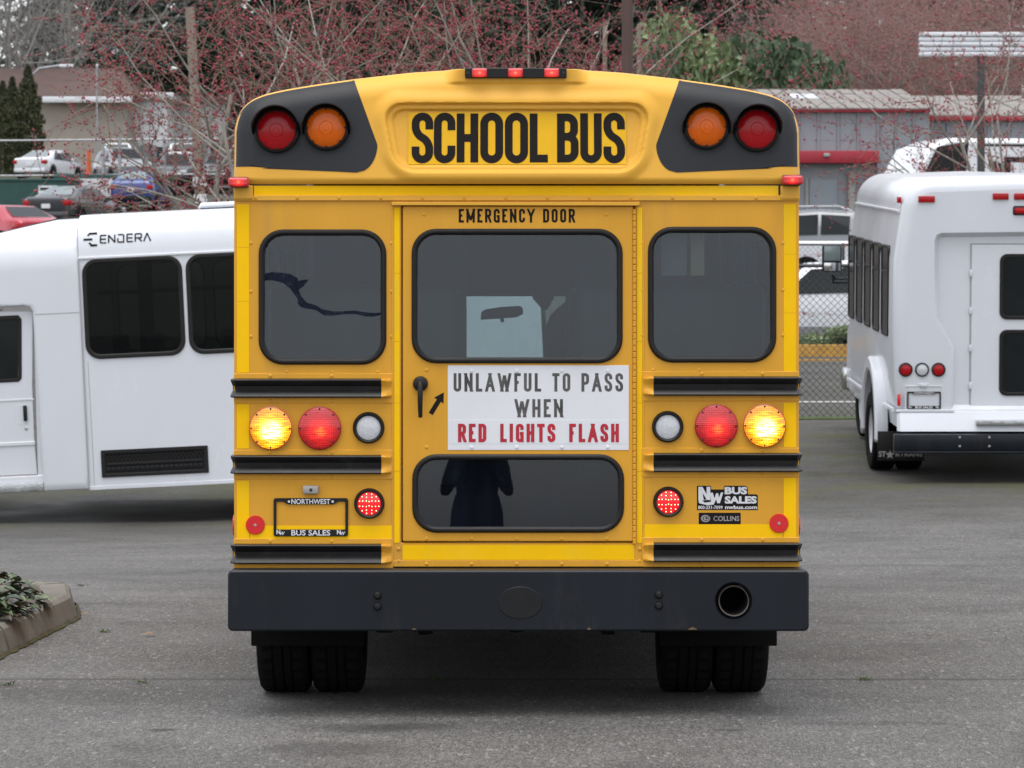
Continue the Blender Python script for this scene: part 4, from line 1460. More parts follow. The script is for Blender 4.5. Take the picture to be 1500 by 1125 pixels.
# cab door
cd = plate('cab_door', [[(lx(-120), lz(692)), (lx(56), lz(692)), (lx(54), lz(640)), (lx(55), lz(560)), (lx(61), lz(452)), (lx(-40), lz(448)), (lx(-120), lz(560))], [(lx(-100), lz(553)), (lx(34), lz(553)), (lx(38), lz(549)), (lx(42), lz(464)), (lx(38), lz(459)), (lx(-45), lz(459))]], .06, .10, WHITE, shl, ch=.006)
fr_ = plate('door_window', [[(lx(-102), lz(555)), (lx(35), lz(555)), (lx(40), lz(550)), (lx(44), lz(463)), (lx(39), lz(457)), (lx(-46), lz(457))], [(lx(-92), lz(550)), (lx(32), lz(550)), (lx(35), lz(547)), (lx(39), lz(466)), (lx(36), lz(463)), (lx(-42), lz(463))]], .052, .08, RUB, cd, ch=.004)
plate('pane', [[(lx(-100), lz(552)), (lx(34), lz(552)), (lx(40), lz(461)), (lx(-44), lz(461))]], .068, .073, GL_CAR, fr_, smooth=False)
plate('door_crease', [[(lx(-120), lz(583)), (lx(56), lz(583)), (lx(56), lz(580)), (lx(-120), lz(580))]], .054, .062, WHITE, cd, ch=.003)
plate('door_crease', [[(lx(-120), lz(649)), (lx(55), lz(649)), (lx(55), lz(643)), (lx(-120), lz(643))]], .048, .062, WHITE, cd, ch=.006)
plate('handle_recess', [rrect(lx(27), lx(48), lz(618), lz(589), 3 / S2)], .0585, .061, GREYL if False else WHITE2, cd, ch=.001)
box('door_handle', lx(40), lx(45.5), .035, .06, lz(613), lz(590), BLACK, cd, bev=.008)
lathe('door_lock', [(0, -.006), (.014, -.005), (.016, 0)], CHROME, cd, loc=(lx(43), .058, lz(624)), n=12)
plate('rocker', [[(lx(-120), lz(704)), (lx(68), lz(704)), (lx(68), lz(693.5)), (lx(-120), lz(693.5))]], .04, .3, WHITE, shl, ch=.006)
box('step_board', lx(-90), lx(66), -.02, .22, lz(716.5), lz(703), TREADP, shl, bev=.01)
plate('cab_pillar', [[(lx(57), lz(704)), (lx(68), lz(704)), (lx(68), lz(446)), (lx(62), lz(446))]], .055, .12, WHITE, shl, ch=.002)
# cab ahead of the door (outside the picture)
cabp = [(-40, 446), (-120, 556), (-130, 600), (-300, 625), (-330, 640), (-336, 716), (-120, 716)]
for yy in (.08, WIDE - .14):
    plate('wing', [[(lx(a), lz(b)) for a, b in cabp]], yy, yy + .06, WHITE, shl, ch=.01)
mesh('bonnet', [(lx(a), y, lz(b)) for a, b in cabp[1:6] for y in (.1, WIDE - .1)], [[2 * i, 2 * i + 1, 2 * i + 3, 2 * i + 2] for i in range(4)], WHITE, shl, 30)
mesh('windscreen', [(lx(-40), .12, lz(448)), (lx(-40), WIDE - .12, lz(448)), (lx(-120), WIDE - .12, lz(557)), (lx(-120), .12, lz(557))], [[0, 1, 2, 3]], GL_CAR, shl)
# vent grille
vg = plate('vent_grille', [rrect(lx(152), lx(309), lz(701), lz(661), .006, 2), rrect(lx(158), lx(303), lz(696), lz(666.5), .004, 2)], -.014, .002, BLACK, shl, ch=.003)
plate('vent_back', [rrect(lx(157), lx(304), lz(697), lz(665.5), .003, 2)], -.004, .0, SOOT, vg, smooth=False)
for j, yy in enumerate((668.5, 672.5, 676.5)):
    for i in range(24 if j else 22):
        V, Fc = plate_geo([circ(lx(161 + i * 6.0 + (j % 2) * 3), lz(yy), 1.5 / S2, 6)], -.006, -.0035)
        mesh('louvre_hole', V, Fc, UNDER, vg)
for i in range(20):
    a = 160 + i * 7.1
    box('louvre', lx(a), lx(a + 5.2), -.010, -.003, lz(692.5), lz(686.5), GREYL if False else BLACK, vg, bev=.002)
box('louvre_bar', lx(160), lx(301), -.012, -.004, lz(684), lz(680.5), BLACK, vg, bev=.003)
# maker's lettering on the cove
def cove_fit(V, lift=.004):
    out = []
    zr, zt = lz(378), lz(314)
    for x, y, z in V:
        s_ = min(max((z - zr) / (zt - zr), 0), .999)
        a = math.asin(s_ ** (1 / .95))
        out.append((x, .30 * (1 - math.cos(a)) - lift, z))
    return out
u = 1 / S2
def seg(x0, y0, x1, y1, w):
    a, b = Vector((lx(x0), lz(y0))), Vector((lx(x1), lz(y1)))
    d = (b - a); L_ = d.length; d.normalize()
    nn = Vector((-d.y, d.x)) * (w * u / 2)
    k = 4
    V = []
    for i in range(k + 1):
        p = a + d * (L_ * i / k)
        V += [(p.x + nn.x, 0, p.y + nn.y), (p.x - nn.x, 0, p.y - nn.y)]
    return V, [[2 * i, 2 * i + 1, 2 * i + 3, 2 * i + 2] for i in range(k)]
def word(lines): return merge(*[seg(*l) for l in lines])
e0 = [(150, 342.5, 161, 342.5, 3), (147, 345.5, 151, 341.5, 2.4), (141, 351, 154, 351, 3), (149, 356, 153, 359.5, 2.6), (151, 360, 161, 360, 3)]
def E(x): return [(x, 346, x, 357, 2), (x, 346, x + 8.5, 346, 2), (x, 351.5, x + 8, 351.5, 2), (x, 357, x + 8.5, 357, 2)]
lets = [e0, E(166), [(178, 357.5, 178, 345.5, 2), (178, 346, 187, 357, 2.1), (187, 357.5, 187, 345.5, 2)],
        [(191.5, 346, 199, 346, 2), (200, 346, 200, 357, 2), (191.5, 357, 201, 357, 2), (191.5, 351, 191.5, 357, 2)], E(205),
        [(217, 357.5, 217, 346, 2), (217, 346, 226, 346, 2), (226, 346, 226, 352, 2), (217, 352, 226, 352, 2), (221.5, 352, 226.5, 357.5, 2)],
        [(229.5, 357.5, 234.5, 345.5, 2), (234.5, 345.5, 239.5, 357.5, 2)]]
for L_ in lets:
    V, Fc = word(L_)
    mesh('letter', cove_fit(V), Fc, INK, shl)
mesh('roof_hatch', *plate_geo([[(lx(300), lz(310)), (lx(420), lz(310)), (lx(415), lz(302)), (lx(305), lz(302))]], .7, 1.5, .02), WHITE, shl, 30)
for xx in (-235, 620):
    for yy in (.12, WIDE - .36):
        V = dual_tyre('wheel', -.12, .12, 0, .39, shl, rim=RIMW)
        V.rotation_euler = (0, 0, R(90))
        V.location = (lx(xx), yy + .12, 0.02)
        V.name = 'wheel'

# ------------------------------------------------------------------ white shuttle bus, rear on (to the right)
S3 = 152.0
YR = 31.2
XR = (1493 - 750) / S3
ZR = gz(XR - 1.0, YR + 1.5) - .07
shr = empty('shuttle_bus', (XR, YR, ZR), (R(2.7), 0, R(.35)), label='white shuttle bus seen from behind with small red tail lamps and black bumper', cat='bus')
def rx(p): return (p - 1493) / S3
def rz(p): return HC - (p - YH) / S3 - ZR
HW = 185 / S3
out_r = [(-HW + .06, rz(628)), (HW - .06, rz(628)), (HW - .01, rz(560)), (HW + .005, rz(480)), (HW, rz(380))]
cr = .30
cxx, czz = HW - cr - .07, rz(262) - cr
out_r += [(HW - .07 + (0 if i else .0) - cr + cr * math.cos(R(a)), czz + cr * math.sin(R(a))) for i, a in enumerate(range(0, 91, 9))]
out_r += [(0, rz(258))]
out_r = out_r + [(-x, z) for x, z in out_r[-2:4:-1]] + [(-HW, rz(380)), (-HW - .005, rz(480)), (-HW + .01, rz(560))]
LB = 4.3
rings = []
for a in range(0, 91, 15):
    rr_ = .13
    d = rr_ * (1 - math.sin(R(a)))
    rings.append((inset(out_r, d) if d > 1e-6 else out_r, rr_ * (1 - math.cos(R(a)))))
rings.append((out_r, LB - .4))
rings.append((inset(out_r, .10), LB))
n = len(out_r)
V = [(x, y, z) for P, y in rings for x, z in P]
Fc = [[k * n + i, (k + 1) * n + i, (k + 1) * n + (i + 1) % n, k * n + (i + 1) % n] for k in range(len(rings) - 1) for i in range(n)]
mesh('body_shell', V, [f[::-1] for f in Fc], WHITE2, shr, 45)
# rear face with a stepped recess round the door
fo = rings[0][0]
rec = [(1365, 600), (1391, 600), (1391, 508), (1366, 466), (1366, 352), (1369, 344), (1376, 341), (1610, 338), (1619, 342), (1621, 350), (1621, 466), (1596, 508), (1596, 600), (1391, 600)][2:-1]
rec = [(1391, 600)] + rec
plate('rear_face', [fo, [(rx(a), rz(b)) for a, b in rec]], 0, .03, WHITE2, shr, ch=.0)
# sloping walls of the recess
ri = inset([(rx(a), rz(b)) for a, b in rec][::1] if area([(rx(a), rz(b)) for a, b in rec]) > 0 else [(rx(a), rz(b)) for a, b in rec][::-1], .045)
ro = [(rx(a), rz(b)) for a, b in rec]
if area(ro) < 0: ro = ro[::-1]
n = len(ro)
mesh('recess_wall', [(x, .0, z) for x, z in ro] + [(x, .075, z) for x, z in ri], [[i, (i + 1) % n, n + (i + 1) % n, n + i] for i in range(n)], WHITE2, shr, 50)
plate('recess_panel', [ri], .074, .09, WHITE2, shr)
dr = plate('rear_door', [rrect(rx(1422), rx(1602), rz(597), rz(359), .012, 3)], .058, .08, WHITE, shr, ch=.006)
plate('door_gap', [rrect(rx(1419.5), rx(1604.5), rz(599), rz(356.5), .012, 3)], .0725, .076, GRV, dr, smooth=False)
for y0, y1 in ((372, 468), (483, 580)):
    w = plate('door_window', [rrect(rx(1463), rx(1561), rz(y1), rz(y0), 11 / S3), rrect(rx(1468), rx(1556), rz(y1 - 5), rz(y0 + 5), 8 / S3)], .044, .06, RUB, dr, ch=.004)
    plate('pane', [rrect(rx(1465), rx(1559), rz(y1 - 2), rz(y0 + 2), 9 / S3)], .052, .057, GL_CAR, w, smooth=False)
for i in range(4):
    box('hinge', rx(1419), rx(1423), .048, .06, rz(395 + 55 * i + 10), rz(395 + 55 * i), WHITE, dr, bev=.002)
# lamps, plate
for px, m_ in ((1325, REDL), (1349, CLEARL), (1373, REDL)):
    for q in (px, 2986 - px):
        b = lathe('tail_lamp', [(8.6 * u, -.008), (9 * u, -.018), (10.5 * u, -.014), (11 * u, 0)], RUB, shr, loc=(rx(q), -.001, rz(541)), n=28)
        lathe('lens', [(0, -.02), (5 * u, -.018), (8.8 * u, -.010)], m_, b, n=28)
rp = plate('plate_recess', [[(rx(1324), rz(600)), (rx(1379), rz(600)), (rx(1379), rz(564)), (rx(1360), rz(564)), (rx(1359), rz(561)), (rx(1342), rz(561)), (rx(1341), rz(564)), (rx(1324), rz(564))], [(rx(1326), rz(598.6)), (rx(1377), rz(598.6)), (rx(1377), rz(566)), (rx(1326), rz(566))]], -.006, .0, WHITE2, shr, ch=.002)
plate_frame(1327.5, 1376.5, 573, 598.4, rx, rz, S3, -.004, rp)
box('plate_lamp', rx(1346), rx(1356), -.02, 0, rz(566.5), rz(562), CLEARL, rp, bev=.005)
box('side_reflector', rx(1313), rx(1317.5), -.012, 0.01, rz(594), rz(577), REDREF, shr, bev=.002)
for px, py, w in ((1354, 292, 12), (1462, 288, 11.5), (1493, 288, 11.5), (1524, 288, 11.5), (1632, 292, 12)):
    b = box('marker_lamp', rx(px - w), rx(px + w), -.02, .03, rz(py + 4.6), rz(py - 4.6), REDL, shr, bev=.006)
b = box('brake_lamp', rx(1480), rx(1506), -.022, .02, rz(315.5), rz(301.5), RUB, shr, bev=.02)
box('lens', rx(1482), rx(1504), -.028, -.01, rz(313), rz(304), REDL, b, bev=.012)
box('side_marker', -HW - .012 + .05, -HW + .075, .10, .16, rz(298), rz(289), REDL, shr, bev=.004)
# lower step, bumper, mud flaps
V, Fc = [], []
prof = [(0.0, 601), (-.02, 602.5), (-.10, 626), (-.11, 630), (.02, 632)]
for px in (1312, 1316, 1670, 1674):
    k = .5 if px in (1312, 1674) else 1
    V += [(rx(px), d * k, rz(z)) for d, z in prof]
m_ = len(prof)
Fc = [[k * m_ + i, k * m_ + i + 1, (k + 1) * m_ + i + 1, (k + 1) * m_ + i] for k in range(3) for i in range(m_ - 1)]
mesh('step_moulding', V, Fc, WHITE2, shr, 35)
plate('plate_ledge', [rrect(rx(1311), rx(1396), rz(603), rz(599.5), .003, 2)], -.03, 0, WHITE2, shr, ch=.003)
box('step_tread', rx(1426), rx(1560), -.14, 0, rz(620), rz(613.5), TREADP, shr, bev=.004)
bmp = box('bumper', rx(1305), rx(1681), -.22, -.10, rz(657), rz(633), BUMP, shr, bev=.012)
box('bumper_lip', rx(1305), rx(1681), -.235, -.10, rz(661), rz(657), BUMP, bmp, bev=.006)
for px in (1400, 1443, 1543, 1586):
    for py in (637, 650):
        lathe('bolt', [(0, -.006), (.01, -.004), (.012, 0)], GREYL, bmp, loc=(rx(px), -.22, rz(py)), n=8)
fl = box('mud_flap', rx(1296), rx(1366), .62, .635, rz(684), rz(640), RUB, shr, bev=.004)
box('mud_flap', rx(1630), rx(1703), .62, .635, rz(671), rz(628), RUB, shr, bev=.004)
g = font_text('ST', rx(1303), rz(674), 11 / S3, 8.5 / S3, .617, .03)
g2 = font_text('RTRANS', rx(1343), rz(674.5), 40 / S3, 6.5 / S3, .617, .02)
star = [(rx(1314.5) + (7.5 if i % 2 == 0 else 3.2) * u * math.sin(R(36 * i)), rz(675) + (7.5 if i % 2 == 0 else 3.2) * u * math.cos(R(36 * i))) for i in range(10)]
V, Fc = merge(g, g2, plate_geo([star], .6165, .618))
mesh('flap_lettering', V, Fc, GREYL, fl, kind='stuff')
# left side: drip rail, windows, belt line, wheel arch
def rside(name, P, d0, d1, m, parent, ch=.003, sg=-1):
    xf = Matrix(((0, 1, 0, -HW - .004), (1, 0, 0, 0), (0, 0, 1, 0), (0, 0, 0, 1))) if sg < 0 else Matrix(((0, -1, 0, HW + .004), (1, 0, 0, 0), (0, 0, 1, 0), (0, 0, 0, 1)))
    return plate(name, P, d0, d1, m, parent, ch=ch, xf=xf, smooth=30)
for sg in (-1, 1):
    y = .42
    for k, w_ in enumerate((.55, .55, .55, .55, .55)):
        P = rrect(y, y + w_, rz(497), rz(362), .07)
        f = rside('side_window', [P, inset(P, .028)], -.012, .03, RUB, shr, sg=sg)
        rside('pane', [inset(P, .014)], -.004, .004, GL_SIDE, f, ch=0, sg=sg)
        rside('slider_bar', [[(y + .02, rz(404)), (y + w_ - .02, rz(404)), (y + w_ - .02, rz(400)), (y + .02, rz(400))]], -.010, .0, RUB, f, ch=.002, sg=sg)
        y += w_ + .19
    rside('drip_rail', [[(.12, rz(312)), (LB - .5, rz(312)), (LB - .5, rz(308.5)), (.12, rz(308.5))]], -.02 + .065, .1, WHITE2, shr, sg=sg)
    rside('belt_trim', [[(.05, rz(603)), (.75, rz(603)), (.75, rz(598)), (.05, rz(598))]], -.016, .02, WHITE2, shr, sg=sg)
    rside('belt_trim', [[(2.05, rz(603)), (LB - .3, rz(603)), (LB - .3, rz(598)), (2.05, rz(598))]], -.016, .02, WHITE2, shr, sg=sg)
    # arch flare: a ring sector
    A = [(1.40 + r_ * math.cos(R(a)), .40 + r_ * math.sin(R(a)) * 1.12) for r_, rng_ in ((.66, range(-8, 189, 12)), (.54, range(188, -9, -12))) for a in rng_]
    rside('wheel_arch', [A], -.085, .04, WHITE2, shr, ch=.02, sg=sg)
    Bk = [(1.40 + .55 * math.cos(R(a)), .40 + .55 * 1.12 * math.sin(R(a))) for a in range(0, 181, 12)]
    rside('arch_liner', [Bk], -.006, .0, SOOT, shr, ch=0, sg=sg)
    w0 = -HW - .075 if sg < 0 else HW - .17
    dual_tyre('wheel', w0, w0 + .245, 1.40, .395, shr, rim=RIMW)
    w1 = w0 + (.27 if sg < 0 else -.27)
    dual_tyre('wheel', w1, w1 + .245, 1.40, .395, shr)
    w2 = -1.0 if sg < 0 else .75
    dual_tyre('wheel', w2, w2 + .25, 4.9, .395, shr, rim=RIMW)
    # mirror on its arm
    x = sg * (HW + .09)
    mb = box('mirror', x - .11, x + .11, LB + .55, LB + .62, rz(436), rz(389), BLACK, shr, bev=.035, seg=3)
    mb.location.z += .04
    box('mirror_glass', x - .09, x + .09, LB + .545, LB + .552, rz(417), rz(392), GL_CARL, mb, bev=.003)
    box('mirror_spot', x - .09, x + .09, LB + .545, LB + .552, rz(434), rz(420), CHROME, mb, bev=.003)
    tube('mirror_arm', [(x - sg * .02, LB + .6, rz(434)), (x - sg * .02, LB + .62, rz(448)), (sg * .95, LB + .9, rz(450))], .016, BLACK, shr)
    tube('mirror_arm', [(x, LB + .6, rz(434)), (x - sg * .05, LB + .62, rz(442)), (sg * .95, LB + .9, rz(442))], .012, BLACK, shr)
# cab
cab = [(LB - .1, 2.25), (LB + .35, 2.1), (LB + 1.05, 1.35), (LB + 1.75, 1.15), (LB + 1.85, .45), (LB - .1, .45)]
for sg in (-1, 1):
    plate('cab_side', [[(a, b) for a, b in cab]], 0, .05, WHITE, shr, ch=.01, xf=Matrix(((0, sg, 0, -1.0 if sg > 0 else 1.0), (1, 0, 0, 0), (0, 0, 1, 0), (0, 0, 0, 1))))
mesh('bonnet', [(sx, a, b) for a, b in cab[:5] for sx in (-1.0, 1.0)], [[2 * i, 2 * i + 1, 2 * i + 3, 2 * i + 2] for i in range(4)], WHITE, shr, 30)
box('front_bumper', -1.05, 1.05, LB + 1.8, LB + 2.0, .42, .68, CHROME, shr, bev=.03)
box('chassis_rail', -.6, .6, .1, LB, .42, .55, UNDER, shr)
box('rear_axle', -.9, .9, 1.33, 1.47, .34, .46, UNDER, shr, bev=.03)

# ------------------------------------------------------------------ kerbed planting island (left foreground)
CONC = mat('kerb_concrete', (.15, .137, .117), .88, var=(5, .25), bump=(70, .35, .006), dirt=((.09, .082, .068), 3.5, .5, .6))
MOSS = mat('moss', (.055, .046, .014), .95, var=(25, .5), bump=(80, .8, .01))
SOIL = mat('planting_soil', (.05, .038, .028), .95, var=(14, .4), bump=(30, .6, .02))
KH = .14
edge = [(-3.05, 9.0), (-2.62, 14.9), (-2.54, 16.05), (-2.405, 18.0), (-2.52, 18.75), (-2.95, 19.1), (-4.6, 19.3), (-9, 19.3)]
def off_path(P, d):
    out = []
    for i, p in enumerate(P):
        a = Vector(P[max(i - 1, 0)]); c = Vector(P[min(i + 1, len(P) - 1)])
        t = (c - a).normalized()
        out.append(tuple(Vector(p) + Vector((-t.y, t.x)) * d))
    return out
prof = [(0.0, 0), (.045, KH - .022), (.070, KH - .001), (.074, KH), (.20, KH), (.215, KH - .01), (.22, KH - .06)]
rows = [[(x, y, gz(x, y) + z) for x, y in off_path(edge, d)] for d, z in prof]
kerb_root = empty('kerb', (0, 0, 0), label='low concrete kerb with mossy foot round a planting bed', cat='kerb')
def resample(P, step=.12):
    out = []
    for a, b in zip(P, P[1:]):
        a, b = Vector(a), Vector(b)
        k = max(1, int((b - a).length / step))
        out += [tuple(a + (b - a) * i / k) for i in range(k)]
    return out + [P[-1]]
# cast in lengths with open joints
joints = [0, 1, 2, 3, 5, 6, 7]
cuts = [(9.0, 12.2), (12.2, 15.1), (15.1, 16.62)]
fine = resample(edge, .05)
def piece(P):
    rws = [[(x, y, gz(x, y) + z - .02 * (z == 0)) for x, y in off_path(P, d)] for d, z in prof]
    m_ = len(P)
    V = [v for r_ in rws for v in r_]
    Fc = [[k * m_ + i, k * m_ + i + 1, (k + 1) * m_ + i + 1, (k + 1) * m_ + i] for k in range(len(rws) - 1) for i in range(m_ - 1)]
    Fc.append([k * m_ for k in range(len(rws))])
    Fc.append([k * m_ + m_ - 1 for k in range(len(rws))][::-1])
    V = [(x + random.gauss(0, .0012), y, z + random.gauss(0, .0012)) for x, y, z in V]
    mesh('kerb_length', V, Fc, CONC, kerb_root, 22)
acc, cur, start = 0, [fine[0]], None
bounds = [i for i, p in enumerate(fine) if i and (fine[i - 1][1] < 16.3 <= p[1] or fine[i - 1][1] < 12.5 <= p[1])]
corner = next(i for i, p in enumerate(fine) if p[0] < -3.4 and p[1] > 18.9)
bounds = sorted(bounds + [corner])
b0 = 0
for b in bounds + [len(fine) - 1]:
    piece(fine[b0:b] if b < len(fine) - 1 else fine[b0:b + 1]); b0 = b
V, Fc = [], []
for i, (x, y) in enumerate(off_path(fine, -.004)):
    w = .002 + .014 * random.random() ** 2
    V += [(x + w, y, gz(x, y) + .006), (x - .008, y, gz(x, y) + .012 + .014 * random.random())]
    if i: Fc.append([2 * i - 2, 2 * i, 2 * i + 1, 2 * i - 1])
mesh('moss_edge', V, Fc, MOSS, kerb_root, True)
inner = off_path(edge, .21)
bed = inner + [(-9, 9)]
mesh('planting_bed', [(x, y, KH - .05 + gz(x, y)) for x, y in bed], [list(range(len(bed)))], SOIL).__setitem__('kind', 'structure')
# leafy ground cover
LEAF1 = mat('leaf_green', (.055, .085, .030), .4, var=(30, .35), coat=.2)
LEAF2 = mat('leaf_bronze', (.060, .042, .026), .45, var=(30, .35), coat=.15)
LEAF3 = mat('leaf_pale', (.13, .16, .085), .45, var=(30, .3))
LEAF4 = mat('leaf_deep_green', (.025, .045, .022), .4, var=(30, .35), coat=.2)
def leaf_geo(p, d, up, L_, w, V, Fc):
    d = d.normalized()
    s_ = d.cross(up)
    if s_.length < 1e-4: s_ = Vector((1, 0, 0))
    s_.normalize()
    nrm = s_.cross(d)
    b = len(V)
    for t, ww, zz in ((0, .08, 0), (.3, .85, .06), (.6, 1, .05), (.85, .55, -.05), (1, .04, -.16)):
        c = p + d * (L_ * t) + nrm * (L_ * zz)
        V += [tuple(c - s_ * (w * ww) + nrm * (w * .35 * ww)), tuple(c), tuple(c + s_ * (w * ww) + nrm * (w * .35 * ww))]
    for i in range(4):
        for k in range(2):
            Fc.append([b + 3 * i + k, b + 3 * i + k + 1, b + 3 * i + 3 + k + 1, b + 3 * i + 3 + k])
rl = random.Random(3)
def shrub(cx, cy, n, spread):
    root = empty('ground_cover_plant', (cx, cy, gz(cx, cy) + KH - .05), label='low leafy plant with green and bronze leaves spilling over the kerb', cat='plant', group='low plants on the kerbed island')
    for k in range(n):
        a = rl.uniform(0, 2 * math.pi); r_ = spread * math.sqrt(rl.random())
        p = Vector((r_ * math.cos(a), r_ * math.sin(a),   .05 + .15 * (1 - (r_ / spread) ** 2) * rl.uniform(.3, 1)))
        d = Vector((math.cos(a) + rl.gauss(0, .6), math.sin(a) + rl.gauss(0, .6), rl.uniform(-.25, .5)))
        V, Fc = [], []
        leaf_geo(p, d, Vector((rl.gauss(0, .3), rl.gauss(0, .3), 1)), rl.uniform(.07, .12), rl.uniform(.017, .030), V, Fc)
        mesh('leaf', V, Fc, rl.choice((LEAF1, LEAF1, LEAF4, LEAF2, LEAF2, LEAF3)), root, True)
    V, Fc = [], []
    for k in range(6):
        a = rl.uniform(0, 6.28)
        tube_geo(V, Fc, [(0, 0, -.02), (.4 * spread * math.cos(a), .4 * spread * math.sin(a), .08), (.8 * spread * math.cos(a), .8 * spread * math.sin(a), .05)], .005, 5)
    mesh('stems', V, Fc, LEAF2, root, True)
for cx, cy, n, s_ in ((-2.74, 17.0, 150, .19), (-2.72, 17.36, 160, .19), (-2.84, 17.68, 140, .18), (-2.72, 16.65, 110, .18), (-2.95, 17.95, 90, .2)):
    shrub(cx, cy, n, s_)
STONE = mat('pale_pebble', (.36, .34, .31), .7, var=(12, .3))
for i in range(16):
    bm = bmesh.new()
    bmesh.ops.create_icosphere(bm, subdivisions=1, radius=1)
    sx, sy, sz = rl.uniform(.018, .036), rl.uniform(.018, .03), rl.uniform(.012, .022)
    for v in bm.verts:
        v.co = Vector((v.co.x * sx, v.co.y * sy, v.co.z * sz)) * rl.uniform(.85, 1.12)
    x, y = -2.72 + rl.uniform(-.12, .06), 18.05 + rl.uniform(-.35, .4)
    bm_obj('pebble', bm, STONE, None, True, loc=(x, y, gz(x, y) + KH - .045), label='pale pebble lying in the bed beside the low plants', cat='pebble', group='pebbles in the planting bed')
# fallen leaves and weeds on the asphalt
DEAD = mat('dead_leaf', (.24, .15, .10), .7, var=(25, .3))
for px, py, L_ in ((219, 934, .075), (125, 904, .05), (145, 893, .03), (98, 925, .02)):
    x, y, z = ground_at(px, py)
    V, Fc = [], []
    leaf_geo(Vector((-L_ / 2, 0, .006)), Vector((1, .2, .05)), Vector((.1, -.25, 1)), L_, L_ * .22, V, Fc)
    mesh('fallen_leaf', V, Fc, DEAD, None, True, loc=(x, y, z + .004), label='small dry brown leaf lying on the asphalt', cat='leaf', group='dry leaves fallen on the asphalt')
WEED = mat('weed_green', (.09, .14, .03), .6, var=(30, .3))
for px, py in ((207, 1004), (8, 1008), (152, 928), (36, 859), (120, 859), (640, 1000), (1265, 997)):
    x, y, z = ground_at(px, py)
    V, Fc = [], []
    for k in range(16):
        a = rl.uniform(0, 6.28)
        p = Vector((rl.gauss(0, .016), rl.gauss(0, .006), 0))
        leaf_geo(p, Vector((math.cos(a), math.sin(a) * .4, rl.uniform(.2, .9))), Vector((0, 0, 1)), rl.uniform(.015, .035), .004, V, Fc)
    mesh('weed', V, Fc, WEED, None, loc=(x, y, z), kind=None, label='tiny green weed growing in a pavement crack', cat='weed', group='weeds in the pavement cracks')

# ------------------------------------------------------------------ fences and the road beyond (right)
GALV = mat('fence_wire', (.06, .06, .06), .5, metal=.5, var=(10, .2))
FPOST = mat('fence_post', (.06, .06, .06), .5, metal=.3, var=(10, .2))
def chain_fence(name, x0, x1, yy, h, pitch, wire, label, posts, dz=0.0):
    root = empty(name, (x0, yy, gz(x0, yy)), label=label, cat='fence', group=None)
    zb = lambda x: gz(x, yy) - gz(x0, yy)
    V, Fc = [], []
    Lh = x1 - x0
    n_ = int((Lh + h) / pitch)
    for k in range(n_):
        for sg in (1, -1):
            a = -h + k * pitch
            # line from (a, 0) to (a+h, h), mirrored for the other diagonal
            t0, t1 = max(0, -a), min(h, Lh - a)
            if t1 <= t0: continue
            pa, pb = (a + t0, t0), (a + t1, t1)
            if sg < 0: pa, pb = (Lh - pa[0], pa[1]), (Lh - pb[0], pb[1])
            yk = .003 * sg
            V0 = len(V)
            tube_geo(V, Fc, [(pa[0], yk, pa[1] + .02 + zb(x0 + pa[0])), (pb[0], yk, pb[1] + .02 + zb(x0 + pb[0]))], wire, 3, False)
    mesh('wire_mesh', V, Fc, GALV, root, kind='stuff')
    for t in (.03, h * 1.0):
        tube('rail', [(0, 0, t + zb(x0)), (Lh, 0, t + zb(x1))], .022 if t > .5 else .008, FPOST, root)
    for px in posts:
        tube('post', [(px - x0, .03, -.05 + zb(px)), (px - x0, .03, h + .06 + zb(px))], .032, FPOST, root)
FY = 39.0
chain_fence('chain_link_fence', 2.2, 11.0, FY, 1.86,   .085, .0036, 'chain link fence with dark rail behind the right shuttle bus', (2.3, 5.2, 8.1, 10.9))
chain_fence('chain_link_fence', 2.5, 11.5, 74.0, 1.5, .12, .003, 'chain link fence on the bank between the parked cars', (2.6, 7.57, 11.4))
# kerbs and painted line across the road
YPAINT = mat('yellow_kerb_paint', (.50, .27, .05), .7, var=(5, .3), dirt=((.3, .2, .1), 6, .5, .6))
WPAINT = mat('white_road_paint', (.62, .62, .60), .7, var=(6, .2), dirt=((.2, .2, .2), 9, .55, .7))
def strip(name, x0, x1, y0, y1, h, m, label=None, cat=None, kind='structure'):
    V, Fc = [], []
    xs = np.arange(x0, x1 + .01, .5)
    for i, x in enumerate(xs):
        V += [(x, y0, gz(x, y0) - .02), (x, y0, gz(x, y0) + h), (x, y1, gz(x, y1) + h), (x, y1, gz(x, y1) - .02)]
        if i:
            a, b = 4 * (i - 1), 4 * i
            Fc += [[a, b, b + 1, a + 1], [a + 1, b + 1, b + 2, a + 2], [a + 2, b + 2, b + 3, a + 3]]
    o = mesh(name, V, Fc, m)
    if kind: o['kind'] = kind
    return o
strip('lane_marking', 2, 14, 42.6, 42.75, .006, WPAINT)
strip('road_kerb', 2, 16, 60.0, 60.25, .22, YPAINT)
strip('road_kerb', 2, 16, 57.5, 57.6, .03, YPAINT)
strip('grass_verge', 2.2, 11.0, FY - .25, FY + .15, .015, mat('verge_grass', (.07, .10, .03), .9, var=(12, .5), bump=(60, .8, .03)))

